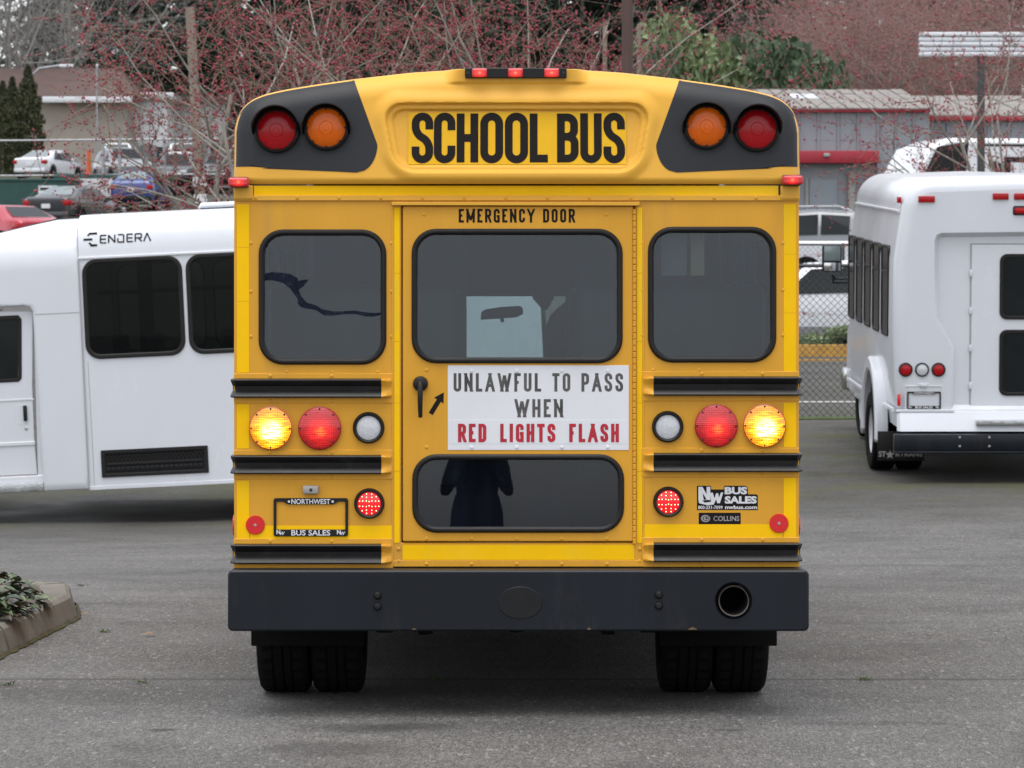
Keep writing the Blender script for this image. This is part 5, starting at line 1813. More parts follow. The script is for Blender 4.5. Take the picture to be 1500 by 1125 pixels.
# ------------------------------------------------------------------ parked vehicles
def paint(name, col, rough=.28):
    return MATS.get(name) or mat(name, col, rough, coat=.6, var=(1.5, .05), dirt=((col[0] * .7 + .05, col[1] * .7 + .05, col[2] * .7 + .05), 2.5, .6, .3))
PW = paint('white_car_paint', (.66, .67, .70))
PG = paint('grey_car_paint', (.20, .21, .225))
PDG = paint('charcoal_car_paint', (.035, .037, .042))
PB = paint('blue_car_paint', (.016, .045, .20))
PR = paint('red_car_paint', (.40, .015, .035))
PS = paint('silver_car_paint', (.36, .37, .38))
STY = {
 'sedan': dict(L=4.7, st=[(0, .45, .90, .95, .76, .70), (.10, .30, .97, 1.02, .85, .76), (.60, .25, .98, 1.06, .89, .74), (1.45, .22, .96, 1.42, .90, .58), (2.2, .22, .94, 1.46, .90, .60), (2.75, .22, .93, 1.43, .90, .58), (3.45, .22, .93, 1.00, .89, .72), (4.25, .25, .80, .86, .86, .68), (4.6, .32, .70, .74, .78, .6), (4.7, .45, .60, .62, .66, .5)], rw=(2, 3), fw=(5, 6)),
 'hatch': dict(L=4.2, st=[(0, .45, .92, .96, .76, .68), (.06, .28, 1.0, 1.06, .84, .70), (.16, .24, 1.02, 1.12, .87, .70), (.72, .22, 1.00, 1.50, .88, .58), (1.6, .22, .97, 1.56, .88, .60), (2.3, .22, .95, 1.50, .88, .58), (3.2, .22, .92, .98, .87, .70), (3.85, .26, .78, .84, .83, .64), (4.12, .34, .66, .70, .74, .56), (4.2, .45, .56, .6, .62, .5)], rw=(2, 3), fw=(5, 6)),
 'suv': dict(L=4.8, st=[(0, .5, 1.0, 1.05, .80, .74), (.06, .36, 1.08, 1.14, .90, .76), (.14, .32, 1.10, 1.20, .94, .76), (.52, .30, 1.10, 1.70, .95, .66), (1.6, .30, 1.08, 1.78, .95, .68), (2.6, .30, 1.06, 1.72, .95, .66), (3.4, .30, 1.06, 1.14, .94, .80), (4.35, .33, .98, 1.04, .90, .74), (4.68, .40, .88, .92, .82, .66), (4.8, .5, .76, .8, .72, .6)], rw=(2, 3), fw=(5, 6)),
}
def car(name, style, P, loc, rz_, label, group, glass_m=None, tail=REDL, wheels=True, rack=False, stripe=None):
    T = STY[style]
    st = T['st']; L_ = T['L']
    root = empty(name, loc, (0, 0, rz_), label=label, cat='car', group=group)
    def sec(i):
        y, zl, zb, zt, w, wt = st[i]
        h = [(w * .86, zl), (w * .985, zl + .12), (w, (zl + zb) / 2), (w * .975, zb), (wt + (w * .975 - wt) * .12, zt - (zt - zb) * .14), (wt * .82, zt)]
        return [(-x, y - L_ / 2, z) for x, z in h] + [(x, y - L_ / 2, z) for x, z in h[::-1]]
    V = [v for i in range(len(st)) for v in sec(i)]
    n_ = 12
    Fc = [[k * n_ + i, k * n_ + (i + 1) % n_, (k + 1) * n_ + (i + 1) % n_, (k + 1) * n_ + i] for k in range(len(st) - 1) for i in range(n_)]
    Fc += [list(range(n_))[::-1], [(len(st) - 1) * n_ + i for i in range(n_)]]
    mesh('body', V, [f[::-1] for f in Fc], P, root, 38)
    gm = glass_m or GL_CAR
    def lerp(a, b, t): return Vector(a) + (Vector(b) - Vector(a)) * t
    for nm, (a, b) in (('rear_window', T['rw']), ('windscreen', T['fw'])):
        A, B = sec(a), sec(b)
        if nm == 'windscreen': A, B = B, A
        la, ra, lb, rb = A[5], A[6], B[5], B[6]
        off = Vector((0, -.012 if nm == 'rear_window' else .012, .012))
        q = [lerp(la, lb, .12), lerp(ra, rb, .12), lerp(ra, rb, .9), lerp(la, lb, .9)]
        q = [Vector((v.x * (1.02 if i < 2 else 1.0), v.y, v.z)) + off for i, v in enumerate(q)]
        mesh(nm, q, [[0, 1, 2, 3]], gm if nm == 'rear_window' else GL_CAR, root)
    i0, i1 = T['rw'][1], T['fw'][0]
    for sg in (-1, 1):
        def pt(y, t):
            # interpolate stations
            for k in range(len(st) - 1):
                if st[k][0] <= y <= st[k + 1][0]: break
            f = (y - st[k][0]) / (st[k + 1][0] - st[k][0])
            a, b = sec(k), sec(k + 1)
            lo, hi = lerp(a[3], b[3], f), lerp(a[4], b[4], f)
            p = lerp(lo, hi, t)
            return Vector((abs(p.x) * sg + sg * .028, p.y, p.z))
        ya, yd = st[T['rw'][0]][0] + .38, st[T['fw'][1]][0] - .25
        yb, yc = st[i0][0] + .06, st[i1][0] - .02
        ym = (yb + yc) / 2
        for Q in ([pt(ya, .06), pt(ym - .04, .06), pt(ym - .04, .92), pt(yb, .92)], [pt(ym + .04, .06), pt(yd, .06), pt(yc, .92), pt(ym + .04, .92)]):
            mesh('side_window', Q, [[0, 1, 2, 3]], GL_CAR, root)
        zt = st[1][2] - .16
        w_ = st[1][4]
        box('tail_lamp', sg * (w_ - .10) - .13, sg * (w_ - .10) + .11, -L_ / 2 - .015, -L_ / 2 + .28, zt - .09, zt + .10, tail, root, bev=.03)
        box('headlamp', sg * (st[-3][4] - .16) - .15, sg * (st[-3][4] - .16) + .13, L_ / 2 - .40, L_ / 2 - .06, st[-3][2] - .2, st[-3][2] - .05, CLEARL, root, bev=.03)
        box('wing_mirror', sg * (st[5][4] + .02) - .09, sg * (st[5][4] + .02) + .09, st[6][0] - L_ / 2 - .42, st[6][0] - L_ / 2 - .28, st[6][2] + .02, st[6][2] + .18, P, root, bev=.03)
        for yy in (.85, L_ - .88):
            rr_ = .33 if style != 'suv' else .37
            wv = lathe('wheel', [(rr_ * .62, -.0), (rr_ * .66, -.02), (rr_ * .95, -.02), (rr_, .03), (rr_, .2)], TYRE, root, loc=(sg * (st[4][4] + .012), yy - L_ / 2, rr_), n=24, axis='x')
            if sg > 0: wv.rotation_euler = (0, 0, math.pi)
            lathe('rim', [(0, .02), (rr_ * .2, .0), (rr_ * .25, .03), (rr_ * .6, .01), (rr_ * .64, -.01)], STEEL, wv, n=20, axis='x')
            ar = lathe('wheel_arch', [(0, 0), (rr_ * 1.16, 0)], SOOT, root, loc=(sg * (st[4][4] + .004), yy - L_ / 2, rr_ + .03), n=24, axis='x')
    box('rear_bumper', -st[1][4] + .04, st[1][4] - .04, -L_ / 2 - .03, -L_ / 2 + .15, st[1][1] + .02, st[1][1] + .22, P if style == 'sedan' else BLACK, root, bev=.04)
    box('number_plate', -.16, .16, -L_ / 2 - .05, -L_ / 2 - .02, st[1][2] - .34, st[1][2] - .19, DECAL, root)
    if rack:
        for sg in (-1, 1):
            tube('roof_rail', [(sg * .6, -1.5, 1.74), (sg * .62, -1.3, 1.84), (sg * .62, .5, 1.84), (sg * .6, .7, 1.74)], .025, STEEL, root)
    return root
def stand(px, py): 
    x, y, z = ground_at(px, py, 44)
    return (x, y, z)
GC = 'cars parked on the slope beyond the trees'
# right, beyond the fence
car('parked_car', 'suv', PW, stand(1196, 508), R(90), 'white car parked side on behind the chain link fence', None)
x, y, z = stand(1240, 415)
car('parked_car', 'suv', PG, (x - 1.0, 84, gz(x - 1, 84)), R(78), 'grey car with roof rails beside the white pickup', None, GL_CARL, rack=True)
# white pickup
pk = empty('pickup_truck', (8.9, 78.0, gz(8.9, 78.0)), (0, 0, R(-90)), label='white pickup truck parked behind the fence in front of the metal building', cat='truck')
prof_ = [(-2.9, .55), (-2.9, 1.15), (-.7, 1.15), (-.65, 1.8), (-.5, 1.88), (.75, 1.86), (1.25, 1.2), (2.6, 1.12), (2.8, .9), (2.8, .5)]
V, Fc = plate_geo([[(a, b) for a, b in prof_]], -.98, .98, .05)
mesh('body', [(-y, x, z) for x, y, z in V], Fc, PW, pk, 35)
for sg in (-1, 1):
    for Q in ([(-.5, 1.22), (.1, 1.22), (.1, 1.75), (-.5, 1.75)], [(.2, 1.22), (1.05, 1.22), (.68, 1.75), (.2, 1.75)]):
        mesh('side_window', [(sg * .99, a, b) for a, b in Q], [[0, 1, 2, 3]], GL_CAR, pk)
    for yy in (-1.9, 1.8):
        wv = lathe('wheel', [(.2, 0), (.36, -.02), (.4, .03), (.4, .2)], TYRE, pk, loc=(sg * 1.0, yy, .4), n=22, axis='x')
        if sg > 0: wv.rotation_euler = (0, 0, math.pi)
        lathe('rim', [(0, .02), (.2, .0)], STEEL, wv, n=18, axis='x')
# left, up the slope
car('parked_car', 'sedan', PR, stand(4, 378), R(38), 'red low car parked in front of the green skip', GC)
car('parked_car', 'sedan', PDG, stand(112, 334), R(-18), 'dark grey saloon with pale rear window in front of the white panel', GC, GL_CARL)
car('parked_car', 'hatch', PB, stand(209, 307), R(-6), 'blue hatchback with pale rear window beside the green skip', GC, GL_CARL)
car('parked_car', 'sedan', PW, stand(72, 264), R(-16), 'white saloon with red tail lamps behind the green skip', GC, GL_CARL)
car('parked_car', 'suv', PDG, stand(262, 283), R(172), 'charcoal car facing the lot beside the wooden pole', GC)
car('parked_car', 'suv', PG, stand(180, 272), R(200), 'grey car parked behind the blue hatchback', GC)
car('parked_car', 'suv', PW, (-20.6, 170, gz(-20.6, 170)), R(4), 'white car with dark rear window in front of the white sheds', GC)
car('parked_car', 'suv', PS, (-17.6, 172, gz(-17.6, 172)), R(10), 'silver car parked behind the charcoal car', GC)
car('parked_car', 'sedan', PS, (-23.5, 166, gz(-23.5, 166)), R(-14), 'silver saloon parked beyond the white saloon', GC)
car('parked_car', 'suv', PDG, stand(330, 280), R(170), 'black car parked on the far side of the wooden pole', GC)
car('parked_car', 'sedan', PB, (-26.6, 160, gz(-26.6, 160)), R(20), 'blue car parked below the evergreen columns', GC)

# motorhome behind the right shuttle bus
mh = empty('motorhome', (13.8, 80, gz(13.8, 80)), (0, 0, R(-78)), label='white motorhome with black swooping stripes under the red tree', cat='motorhome')
mp_ = [(-5, .5), (-5, 3.3), (-4.8, 3.5), (3.6, 3.5), (4.1, 3.3), (4.55, 2.5), (4.7, 1.4), (4.7, .5)]
V, Fc = plate_geo([mp_], -1.22, 1.22, .1)
mesh('body', [(-y, -x, z) for x, y, z in V], Fc, PW, mh, 35)
for sg in (-1, 1):
    for nm, Q, m_ in (('stripe', [(3.1, 3.42), (3.9, 3.28), (4.35, 2.4), (3.2, 2.4)], BLACK), ('side_window', [(.2, 2.2), (2.2, 2.2), (2.2, 3.05), (.2, 3.05)], BLACK), ('window_blind', [(.36, 2.34), (2.04, 2.34), (2.04, 2.92), (.36, 2.92)], PW), ('stripe', [(-.3, 1.6), (2.6, 2.75), (2.6, 3.0), (-1.4, 1.6)], BLACK), ('stripe', [(-4.8, 3.3), (2.8, 3.3), (2.8, 3.36), (-4.8, 3.36)], BLACK), ('side_window', [(-3.4, 2.2), (-1.4, 2.2), (-1.4, 3.05), (-3.4, 3.05)], BLACK)):
        k = {'stripe': 1.226, 'side_window': 1.232, 'window_blind': 1.238}[nm]
        mesh(nm, [(sg * k, -a, b) for a, b in Q], [[0, 1, 2, 3]], m_, mh)
    for yy in (-3.0, 3.0):
        lathe('wheel', [(0, -.01), (.25, 0), (.42, 0), (.46, .04), (.46, .2)], TYRE, mh, loc=(sg * 1.15, yy, .46), n=22, axis='x')
box('roof_unit', -.5, .5, -.6, .6, 3.48, 3.75, PW, mh, bev=.06)
rv2 = empty('camper_trailer', (19.0, 93, gz(19, 93)), (0, 0, R(-84)), label='white camper trailer behind the motorhome under the red tree', cat='trailer')
V, Fc = plate_geo([[(-4, .6), (-4, 3.2), (-3.6, 3.6), (3.4, 3.6), (3.9, 3.1), (4, .6)]], -1.2, 1.2, .1)
mesh('body', [(-y, -x, z) for x, y, z in V], Fc, PW, rv2, 35)
for sg in (-1, 1):
    mesh('side_window', [(sg * 1.205, a, b) for a, b in ((-2, 2.0), (0, 2.0), (0, 2.9), (-2, 2.9))], [[0, 1, 2, 3]], GL_CAR, rv2)
    lathe('wheel', [(0, 0), (.36, 0), (.38, .2)], TYRE, rv2, loc=(sg * 1.15, .4, .38), n=20, axis='x')

# ------------------------------------------------------------------ buildings
SIDING = mat('grey_metal_siding', (.25, .268, .292), .5, metal=.1, var=(.8, .10), stretch=(1, 1, .3), dirt=((.22, .22, .22), 1.2, .55, .4))
REDTR = mat('red_trim', (.33, .015, .03), .5, var=(2, .15))
ROOFT = mat('weathered_roof_panel', (.22, .20, .185), .8, var=(1.2, .25), dirt=((.18, .16, .14), 1.0, .5, .5))
ROOFB = mat('brown_roof', (.095, .060, .052), .85, var=(1.5, .2), bump=(14, .4, .05))
TANW = mat('tan_wall', (.36, .31, .27), .8, var=(.8, .1))
WOODP = mat('weathered_pole_wood', (.24, .19, .155), .85, var=(4, .3), stretch=(3, 3, .3), bump=(20, .4, .02))
BROWNP = mat('brown_pole', (.085, .05, .042), .8, var=(3, .3), stretch=(3, 3, .3))
# metal workshop on the right
YB_ = 100.0
mbz = gz(12, YB_)
def wx(p, y=YB_): return (p - 750) / F * y
def wz(p, y=YB_): return HC - (p - YH) / F * y
mb = empty('metal_building', (wx(1100), YB_, mbz), label='grey corrugated metal building with red trim and panelled roof', cat='building')
OX0, OZ0 = wx(1100), mbz
def BX(p): return wx(p) - OX0
def BZ(p): return wz(p) - OZ0
xa, xb = BX(1080), BX(1362)
# corrugated wall: a trapezoid rib profile, one panel at a time
def siding(x0, x1, z0, z1a, z1b, parent, pitch=.62):
    n_ = max(1, round((x1 - x0) / pitch)); w = (x1 - x0) / n_
    for k in range(n_):
        a = x0 + k * w
        P = [(0, 0), (.06, -.05), (.14, -.05), (.20, 0), (.45, -.008), (1, 0)]
        V = []
        for t, d in P:
            x = a + w * t * (.996)
            zt = z1a + (z1b - z1a) * ((x - x0) / (x1 - x0))
            V += [(x, d, z0), (x, d, zt)]
        mesh('siding_panel', V, [[2 * i, 2 * i + 2, 2 * i + 3, 2 * i + 1] for i in range(len(P) - 1)], SIDING, parent)
siding(xa, BX(1283), BZ(238) , BZ(166), BZ(163), mb)
siding(BX(1283), xb, -.3, BZ(163), BZ(158), mb)
box('wall_core', xa, xb, .06, 12, -.4, BZ(172), SIDING, mb)
plate('door_bay', [rrect(xa, BX(1275), -.3, BZ(236), .01, 1)], .02, .05, MATS['grey_car_paint'] if False else SIDING, mb, smooth=False)
for px in (1120, 1185):
    dd = plate('personnel_door', [rrect(BX(px), BX(px + 42), -.3, BZ(262), .02, 2)], -.02, .02, paint('grey_door_paint', (.25, .28, .31), .6), mb, ch=.01)
    lathe('door_knob', [(0, -.05), (.04, -.03), (.04, 0)], STEEL, dd, loc=(BX(px + 37), -.02, BZ(300)), n=10)
aw = box('awning', xa, BX(1284), -.7, -.02, BZ(240), BZ(222), REDTR, mb, bev=.02)
box('awning_lamp', BX(1203), BX(1212), -.82, -.7, BZ(231), BZ(226), GREYL, aw, bev=.02)
box('eave_trim', xa, xb, -.25, .05, BZ(164.5), BZ(160), REDTR, mb, bev=.01)
tube('downpipe', [(BX(1247), -.12, -.3), (BX(1247), -.12, BZ(252))], .13, GREYL, mb)
tube('conduit', [(BX(1182), -.06, -.3), (BX(1182), -.06, BZ(262))], .05, GREYL, mb)
# roof panels, each a sheet of its own
def roof_panels(x0, x1, y0, z0, y1, z1, nx_, ny_, parent):
    for j in range(ny_):
        for i in range(nx_):
            fx0, fx1 = i / nx_ + .004, (i + 1) / nx_ - .004
            fy0, fy1 = j / ny_ + .006, (j + 1) / ny_ - .006
            lift = random.uniform(0, .02) + .02
            X = lambda f: x0 + (x1 - x0) * f
            P = lambda f: (y0 + (y1 - y0) * f, z0 + (z1 - z0) * f + lift)
            V = [(X(fx0), *P(fy0)), (X(fx1), *P(fy0)), (X(fx1), *P(fy1)), (X(fx0), *P(fy1))]
            V += [(a, b, c - .04) for a, b, c in V]
            sky_ = (j == 2 and i in (5, 6))
            mesh('roof_panel', V, [[0, 1, 2, 3], [0, 4, 5, 1], [3, 2, 6, 7], [1, 5, 6, 2], [0, 3, 7, 4]], WHITE2 if sky_ else ROOFT, parent)
roof_panels(xa - .2, xb + .1, -.35, BZ(160.5), 8.0, BZ(160.5) + 1.08, 14, 4, mb)
box('roof_deck', xa, xb, .2, 8.0, BZ(168), BZ(165), UNDER, mb)
# lower wing to the right
mw = empty('metal_building', (wx(1362), YB_ + 1.5, mbz), label='lower grey wing of the metal building behind the red tree', cat='building')
OW = wx(1362)
siding(.05, 9.0, -.3, BZ(172), BZ(172), mw, .62)
box('wall_core', .05, 9, .06, 8, -.4, BZ(174), SIDING, mw)
box('eave_trim', .1, 9, -.25, .0, BZ(173.5), BZ(167), REDTR, mw, bev=.01)
roof_panels(.15, 9.2, -.3, BZ(167), 8, BZ(167) + 1.1, 6, 4, mw)
# small house on the left with a brown roof
def at_z(px, py, y): return ((px - 750) / F * y, y, HC - (py - YH) / F * y)
hy = 186.0
hx0, hx1 = at_z(60, 0, hy)[0], at_z(186, 0, hy)[0]
hz0 = gz((hx0 + hx1) / 2, hy) - .5
hs_ = empty('house', ((hx0 + hx1) / 2, hy, hz0), label='tan house with long brown roof behind the evergreen columns', cat='house')
w2 = (hx1 - hx0) / 2
ez = at_z(0, 140, hy)[2] - hz0
rdz = at_z(0, 108, hy)[2] - hz0
box('wall', -w2 - 3, w2, 0, 7, 0, ez, TANW, hs_)
V = [(-w2 - 4.2, -.8, ez - .05), (w2 + .6, -.8, ez - .05), (w2 - .8, 3.6, rdz + .55), (-w2 - 4.2, 3.6, rdz + .55), (w2 + .6, 8, ez - .05), (-w2 - 4.2, 8, ez - .05)]
mesh('roof', V + [(a, b, c - .12) for a, b, c in V], [[0, 1, 2, 3], [3, 2, 4, 5], [1, 4, 2], [6, 7, 1, 0]], ROOFB, hs_)
box('gutter', -w2 + .2, w2 + .4, -.95, -.8, ez - .45, ez - .1, PW, hs_, bev=.03)
for a in (-4.6,):
    f = box('window', a - .55, a + .55, -.05, .05, ez - 2.0, ez - 1.0, DECAL, hs_)
    box('pane', a - .47, a + .47, -.07, -.04, ez - 1.93, ez - 1.07, GL_CAR, f)
# white sheds / carport at its right
for px0, px1, py0, py1, yy, lab in ((190, 245, 136, 208, 190, 'white shed with flat roof beside the tan house'), (255, 330, 142, 200, 196, 'pale shed with dark roof behind the wooden pole')):
    x0, _, z1 = at_z(px0, py0, yy); x1 = at_z(px1, py0, yy)[0]
    zb_ = gz((x0 + x1) / 2, yy) - .4
    r_ = empty('shed', ((x0 + x1) / 2, yy, zb_), label=lab, cat='shed')
    hw_ = (x1 - x0) / 2
    box('wall', -hw_, hw_, 0, 4, 0, z1 - zb_ - .4, PW if px0 < 200 else PS, r_)
    box('roof', -hw_ - .4, hw_ + .4, -.5, 4.4, z1 - zb_ - .4, z1 - zb_, PW if px0 < 200 else ROOFB, r_, bev=.04)
    box('door', -.5, .5, -.04, .02, 0, 2.0, PG, r_)
    box('window', hw_ * .45, hw_ * .85, -.05, .02, 1.0, 1.9, GL_CAR, r_)
# green skip with a notice and the white panel
GREEN = mat('dark_green_paint', (.012, .06, .050), .5, var=(2, .25), dirt=((.10, .03, .03), 2, .58, .5))
sx, sy, sz = ground_at(40, 306, 60)
sk = empty('skip', (at_z(36, 0, 128)[0], 128, gz(-19, 128)), label='dark green skip with a white notice on its side', cat='skip')
hw_ = 75 / F * 128
V, Fc = plate_geo([[(-hw_ * .96, 0), (hw_ * .5, 0), (hw_ * .52, .1), (hw_, 1.25), (-hw_, 1.25)]], 0, 2.0, .04)
mesh('bin', V, Fc, GREEN, sk, 30)
box('rim', -hw_ - .05, hw_ + .05, -.05, 2.05, 1.22, 1.33, GREEN, sk, bev=.02)
nb = box('notice', .55, 1.3, -.05, .0, .35, 1.05, DECAL, sk)
for k, t in enumerate((.92, .68, .52)):
    box('notice_line', .68 if k else .62, 1.17 if k else 1.23, -.056, -.05, t - .05, t + .05, INK, nb)
wp = empty('panel_screen', (at_z(124, 0, 131)[0], 131, gz(-17, 131)), label='white panel framed in dark green beside the skip', cat='screen')
hw_ = 42 / F * 131
box('panel', -hw_, hw_, 0, .06, .3, 1.25, DECAL, wp)
box('frame', -hw_ - .1, hw_ + .9, .02, .12, 1.25, 1.42, GREEN, wp, bev=.01)
box('frame', hw_, hw_ + .85, .02, .12, .1, 1.25, GREEN, wp, bev=.01)
for a in (-hw_, hw_ + .8): box('post', a - .05, a + .05, .08, .18, 0, 1.42, GREEN, wp)
# galvanised gate posts and rails by the white saloon
gt = empty('pipe_fence', (at_z(0, 0, 138)[0] - 1, 138, gz(-21, 138)), label='galvanised pipe fence beside the white saloon', cat='fence')
for a in (0.5, 5.4, 6.1, 8.0, 11.5):
    tube('post', [(a, 0, -.3), (a, 0, 2.6)], .07, STEEL, gt)
for z in (1.0, 2.5): tube('rail', [(0, 0, z), (12.5, 0, z + .1)], .04, STEEL, gt)
# poles and lamps
def pole(name, px, y, ytop, r0, m, label, cat='pole'):
    x = (px - 750) / F * y
    z0 = gz(x, y)
    zt = HC - (ytop - YH) / F * y
    root = empty(name, (x, y, z0), label=label, cat=cat)
    tube('shaft', [(0, 0, -.3), (0, 0, (zt - z0) / 2), (0, 0, zt - z0)], [r0, r0 * .93, r0 * .85], m, root, n=14)
    return root
p1 = pole('utility_pole', 303, 66, 10, .115, WOODP, 'pale wooden pole with white bands among the red trees')
p1.rotation_euler = (0, R(-3.2), 0)
for k, zz in enumerate((1.9, 2.25, 2.6)):
    tube('band', [(0, 0, zz + gz(0, 66) * 0), (0, 0, zz + .18)], .135, DECAL, p1, n=14)
box('meter_box', -.2, .2, -.3, -.1, .6, 1.3, PS, p1, bev=.03)
p2 = pole('utility_pole', 919, 38.5, -300, .074, BROWNP, 'thick brown pole rising behind the school bus roof')
p3 = pole('utility_pole', 936, 70, 35, .05, WOODP, 'thin pale post beside the brown pole')
p4 = pole('utility_pole', 886, 75, 30, .06, WOODP, 'slim grey post among the red twigs')
def street_lamp(px, y, ytop, arm, label):
    root = pole('street_lamp', px, y, ytop, .055, STEEL, label, 'lamp post')
    zt = HC - (ytop - YH) / F * y - gz((px - 750) / F * y, y)
    tube('arm', [(0, 0, zt), (arm * .3, 0, zt + .45), (arm, 0, zt + .6)], .06, STEEL, root)
    box('lamp_head', min(arm, arm * 1.5), max(arm, arm * 1.5), -.16, .16, zt + .5, zt + .68, PW, root, bev=.05)
street_lamp(45, 181, 112, 1.6, 'street lamp with curved arm above the brown roof')
street_lamp(142, 176, 112, .01, 'straight lamp post in front of the tan house')
# ribbed white sign panel on a post above the motorhome
sg_ = empty('pole_sign', ((1437 - 750) / F * 62, 62, gz(9, 62)), label='white ribbed panel on a dark post above the motorhome', cat='sign')
zt = HC - (72 - YH) / F * 62 - gz(9, 62)
tube('post', [(0, 0, -.2), (0, 0, zt)], .075, FPOST, sg_, n=12)
for k in range(5):
    a, b = (1346 - 1437) / F * 62, (1520 - 1437) / F * 62
    box('rib', a, b, -.12 + .02 * (k % 2), .12, zt + .24 - k * .095, zt + .32 - k * .095, PW, sg_, bev=.02)
# orange marker post
mk = empty('marker_post', (at_z(130, 0, 140)[0], 140, gz(-18, 140)), label='orange marker post beside the white saloon', cat='post')
tube('shaft', [(0, 0, 0), (0, 0, 2.0)], [.12, .08], mat('orange_plastic', (.62, .10, .02), .5, var=(5, .1)), mk, n=10)
box('foot', -.25, .25, -.25, .25, 0, .1, RUB, mk, bev=.02)

# ------------------------------------------------------------------ vegetation
BARK = mat('grey_bark', (.30, .275, .24), .9, var=(5, .35), stretch=(2, 2, .6), bump=(20, .5, .02))
TWIG = mat('olive_twig', (.20, .165, .115), .9, var=(6, .4))
BUDS = mat('red_buds', (.28, .036, .056), .6, var=(3, .5))
BUDS2 = mat('brick_buds', (.30, .15, .135), .8, var=(3, .4))
FOL_D = mat('conifer_needles', (.022, .036, .022), .8, var=(.8, .5))
FOL_M = mat('shrub_leaves', (.17, .225, .10), .6, var=(.7, .45))
FOL_O = mat('dark_shrub_leaves', (.055, .09, .042), .6, var=(.7, .45))
FOL_C = mat('cypress_leaves', (.045, .052, .018), .8, var=(1.5, .5))
BARE = mat('bare_grey_wood', (.26, .25, .235), .9, var=(2, .3))

OCT = np.array([(1, 0, 0), (-1, 0, 0), (0, 1, 0), (0, -1, 0), (0, 0, 1), (0, 0, -1)], float)
OCTF = np.array([(0, 2, 4), (2, 1, 4), (1, 3, 4), (3, 0, 4), (2, 0, 5), (1, 2, 5), (3, 1, 5), (0, 3, 5)])
def blob_mesh(name, C, rad, m, rng):
    """one small faceted bud per centre"""
    C = np.asarray(C, float)
    n_ = len(C)
    s = rad * rng.uniform(.6, 1.35, (n_, 1, 1)) * rng.uniform(.7, 1.3, (n_, 1, 3))
    a = rng.uniform(0, 6.28, n_)
    O = OCT[None] * s
    ca, sa = np.cos(a)[:, None], np.sin(a)[:, None]
    X = O[..., 0] * ca - O[..., 1] * sa
    Y = O[..., 0] * sa + O[..., 1] * ca
    Vv = np.stack([X, Y, O[..., 2]], -1) + C[:, None, :]
    return raw_mesh(name, Vv.reshape(-1, 3), (OCTF[None] + (np.arange(n_) * 6)[:, None, None]).reshape(-1, 3), m)
def raw_mesh(name, V, T, m):
    """fast mesh from arrays; T has 3 or 4 columns"""
    me = bpy.data.meshes.new(name)
    k = T.shape[1]
    me.vertices.add(len(V))
    me.vertices.foreach_set('co', np.asarray(V, np.float32).ravel())
    me.loops.add(T.size)
    me.loops.foreach_set('vertex_index', T.astype(np.int32).ravel())
    me.polygons.add(len(T))
    me.polygons.foreach_set('loop_start', np.arange(0, T.size, k, dtype=np.int32))
    me.update(calc_edges=True)
    me.materials.append(m)
    return me
def leaf_mesh(name, C, size, m, rng, droop=None, aspect=.55):
    """one bent quad per centre, random orientation"""
    C = np.asarray(C, float)
    n_ = len(C)
    d = rng.normal(size=(n_, 3))
    if droop is not None: d = d * .6 + droop
    d /= np.linalg.norm(d, axis=1, keepdims=True)
    t = rng.normal(size=(n_, 3))
    t -= d * (t * d).sum(1, keepdims=True)
    t /= np.linalg.norm(t, axis=1, keepdims=True)
    s = (size * rng.uniform(.55, 1.4, (n_, 1)))
    V = np.stack([C - d * s, C + t * s * aspect, C + d * s, C - t * s * aspect], 1).reshape(-1, 3)
    T = np.arange(n_ * 4).reshape(-1, 4)
    return raw_mesh(name, V, T, m)

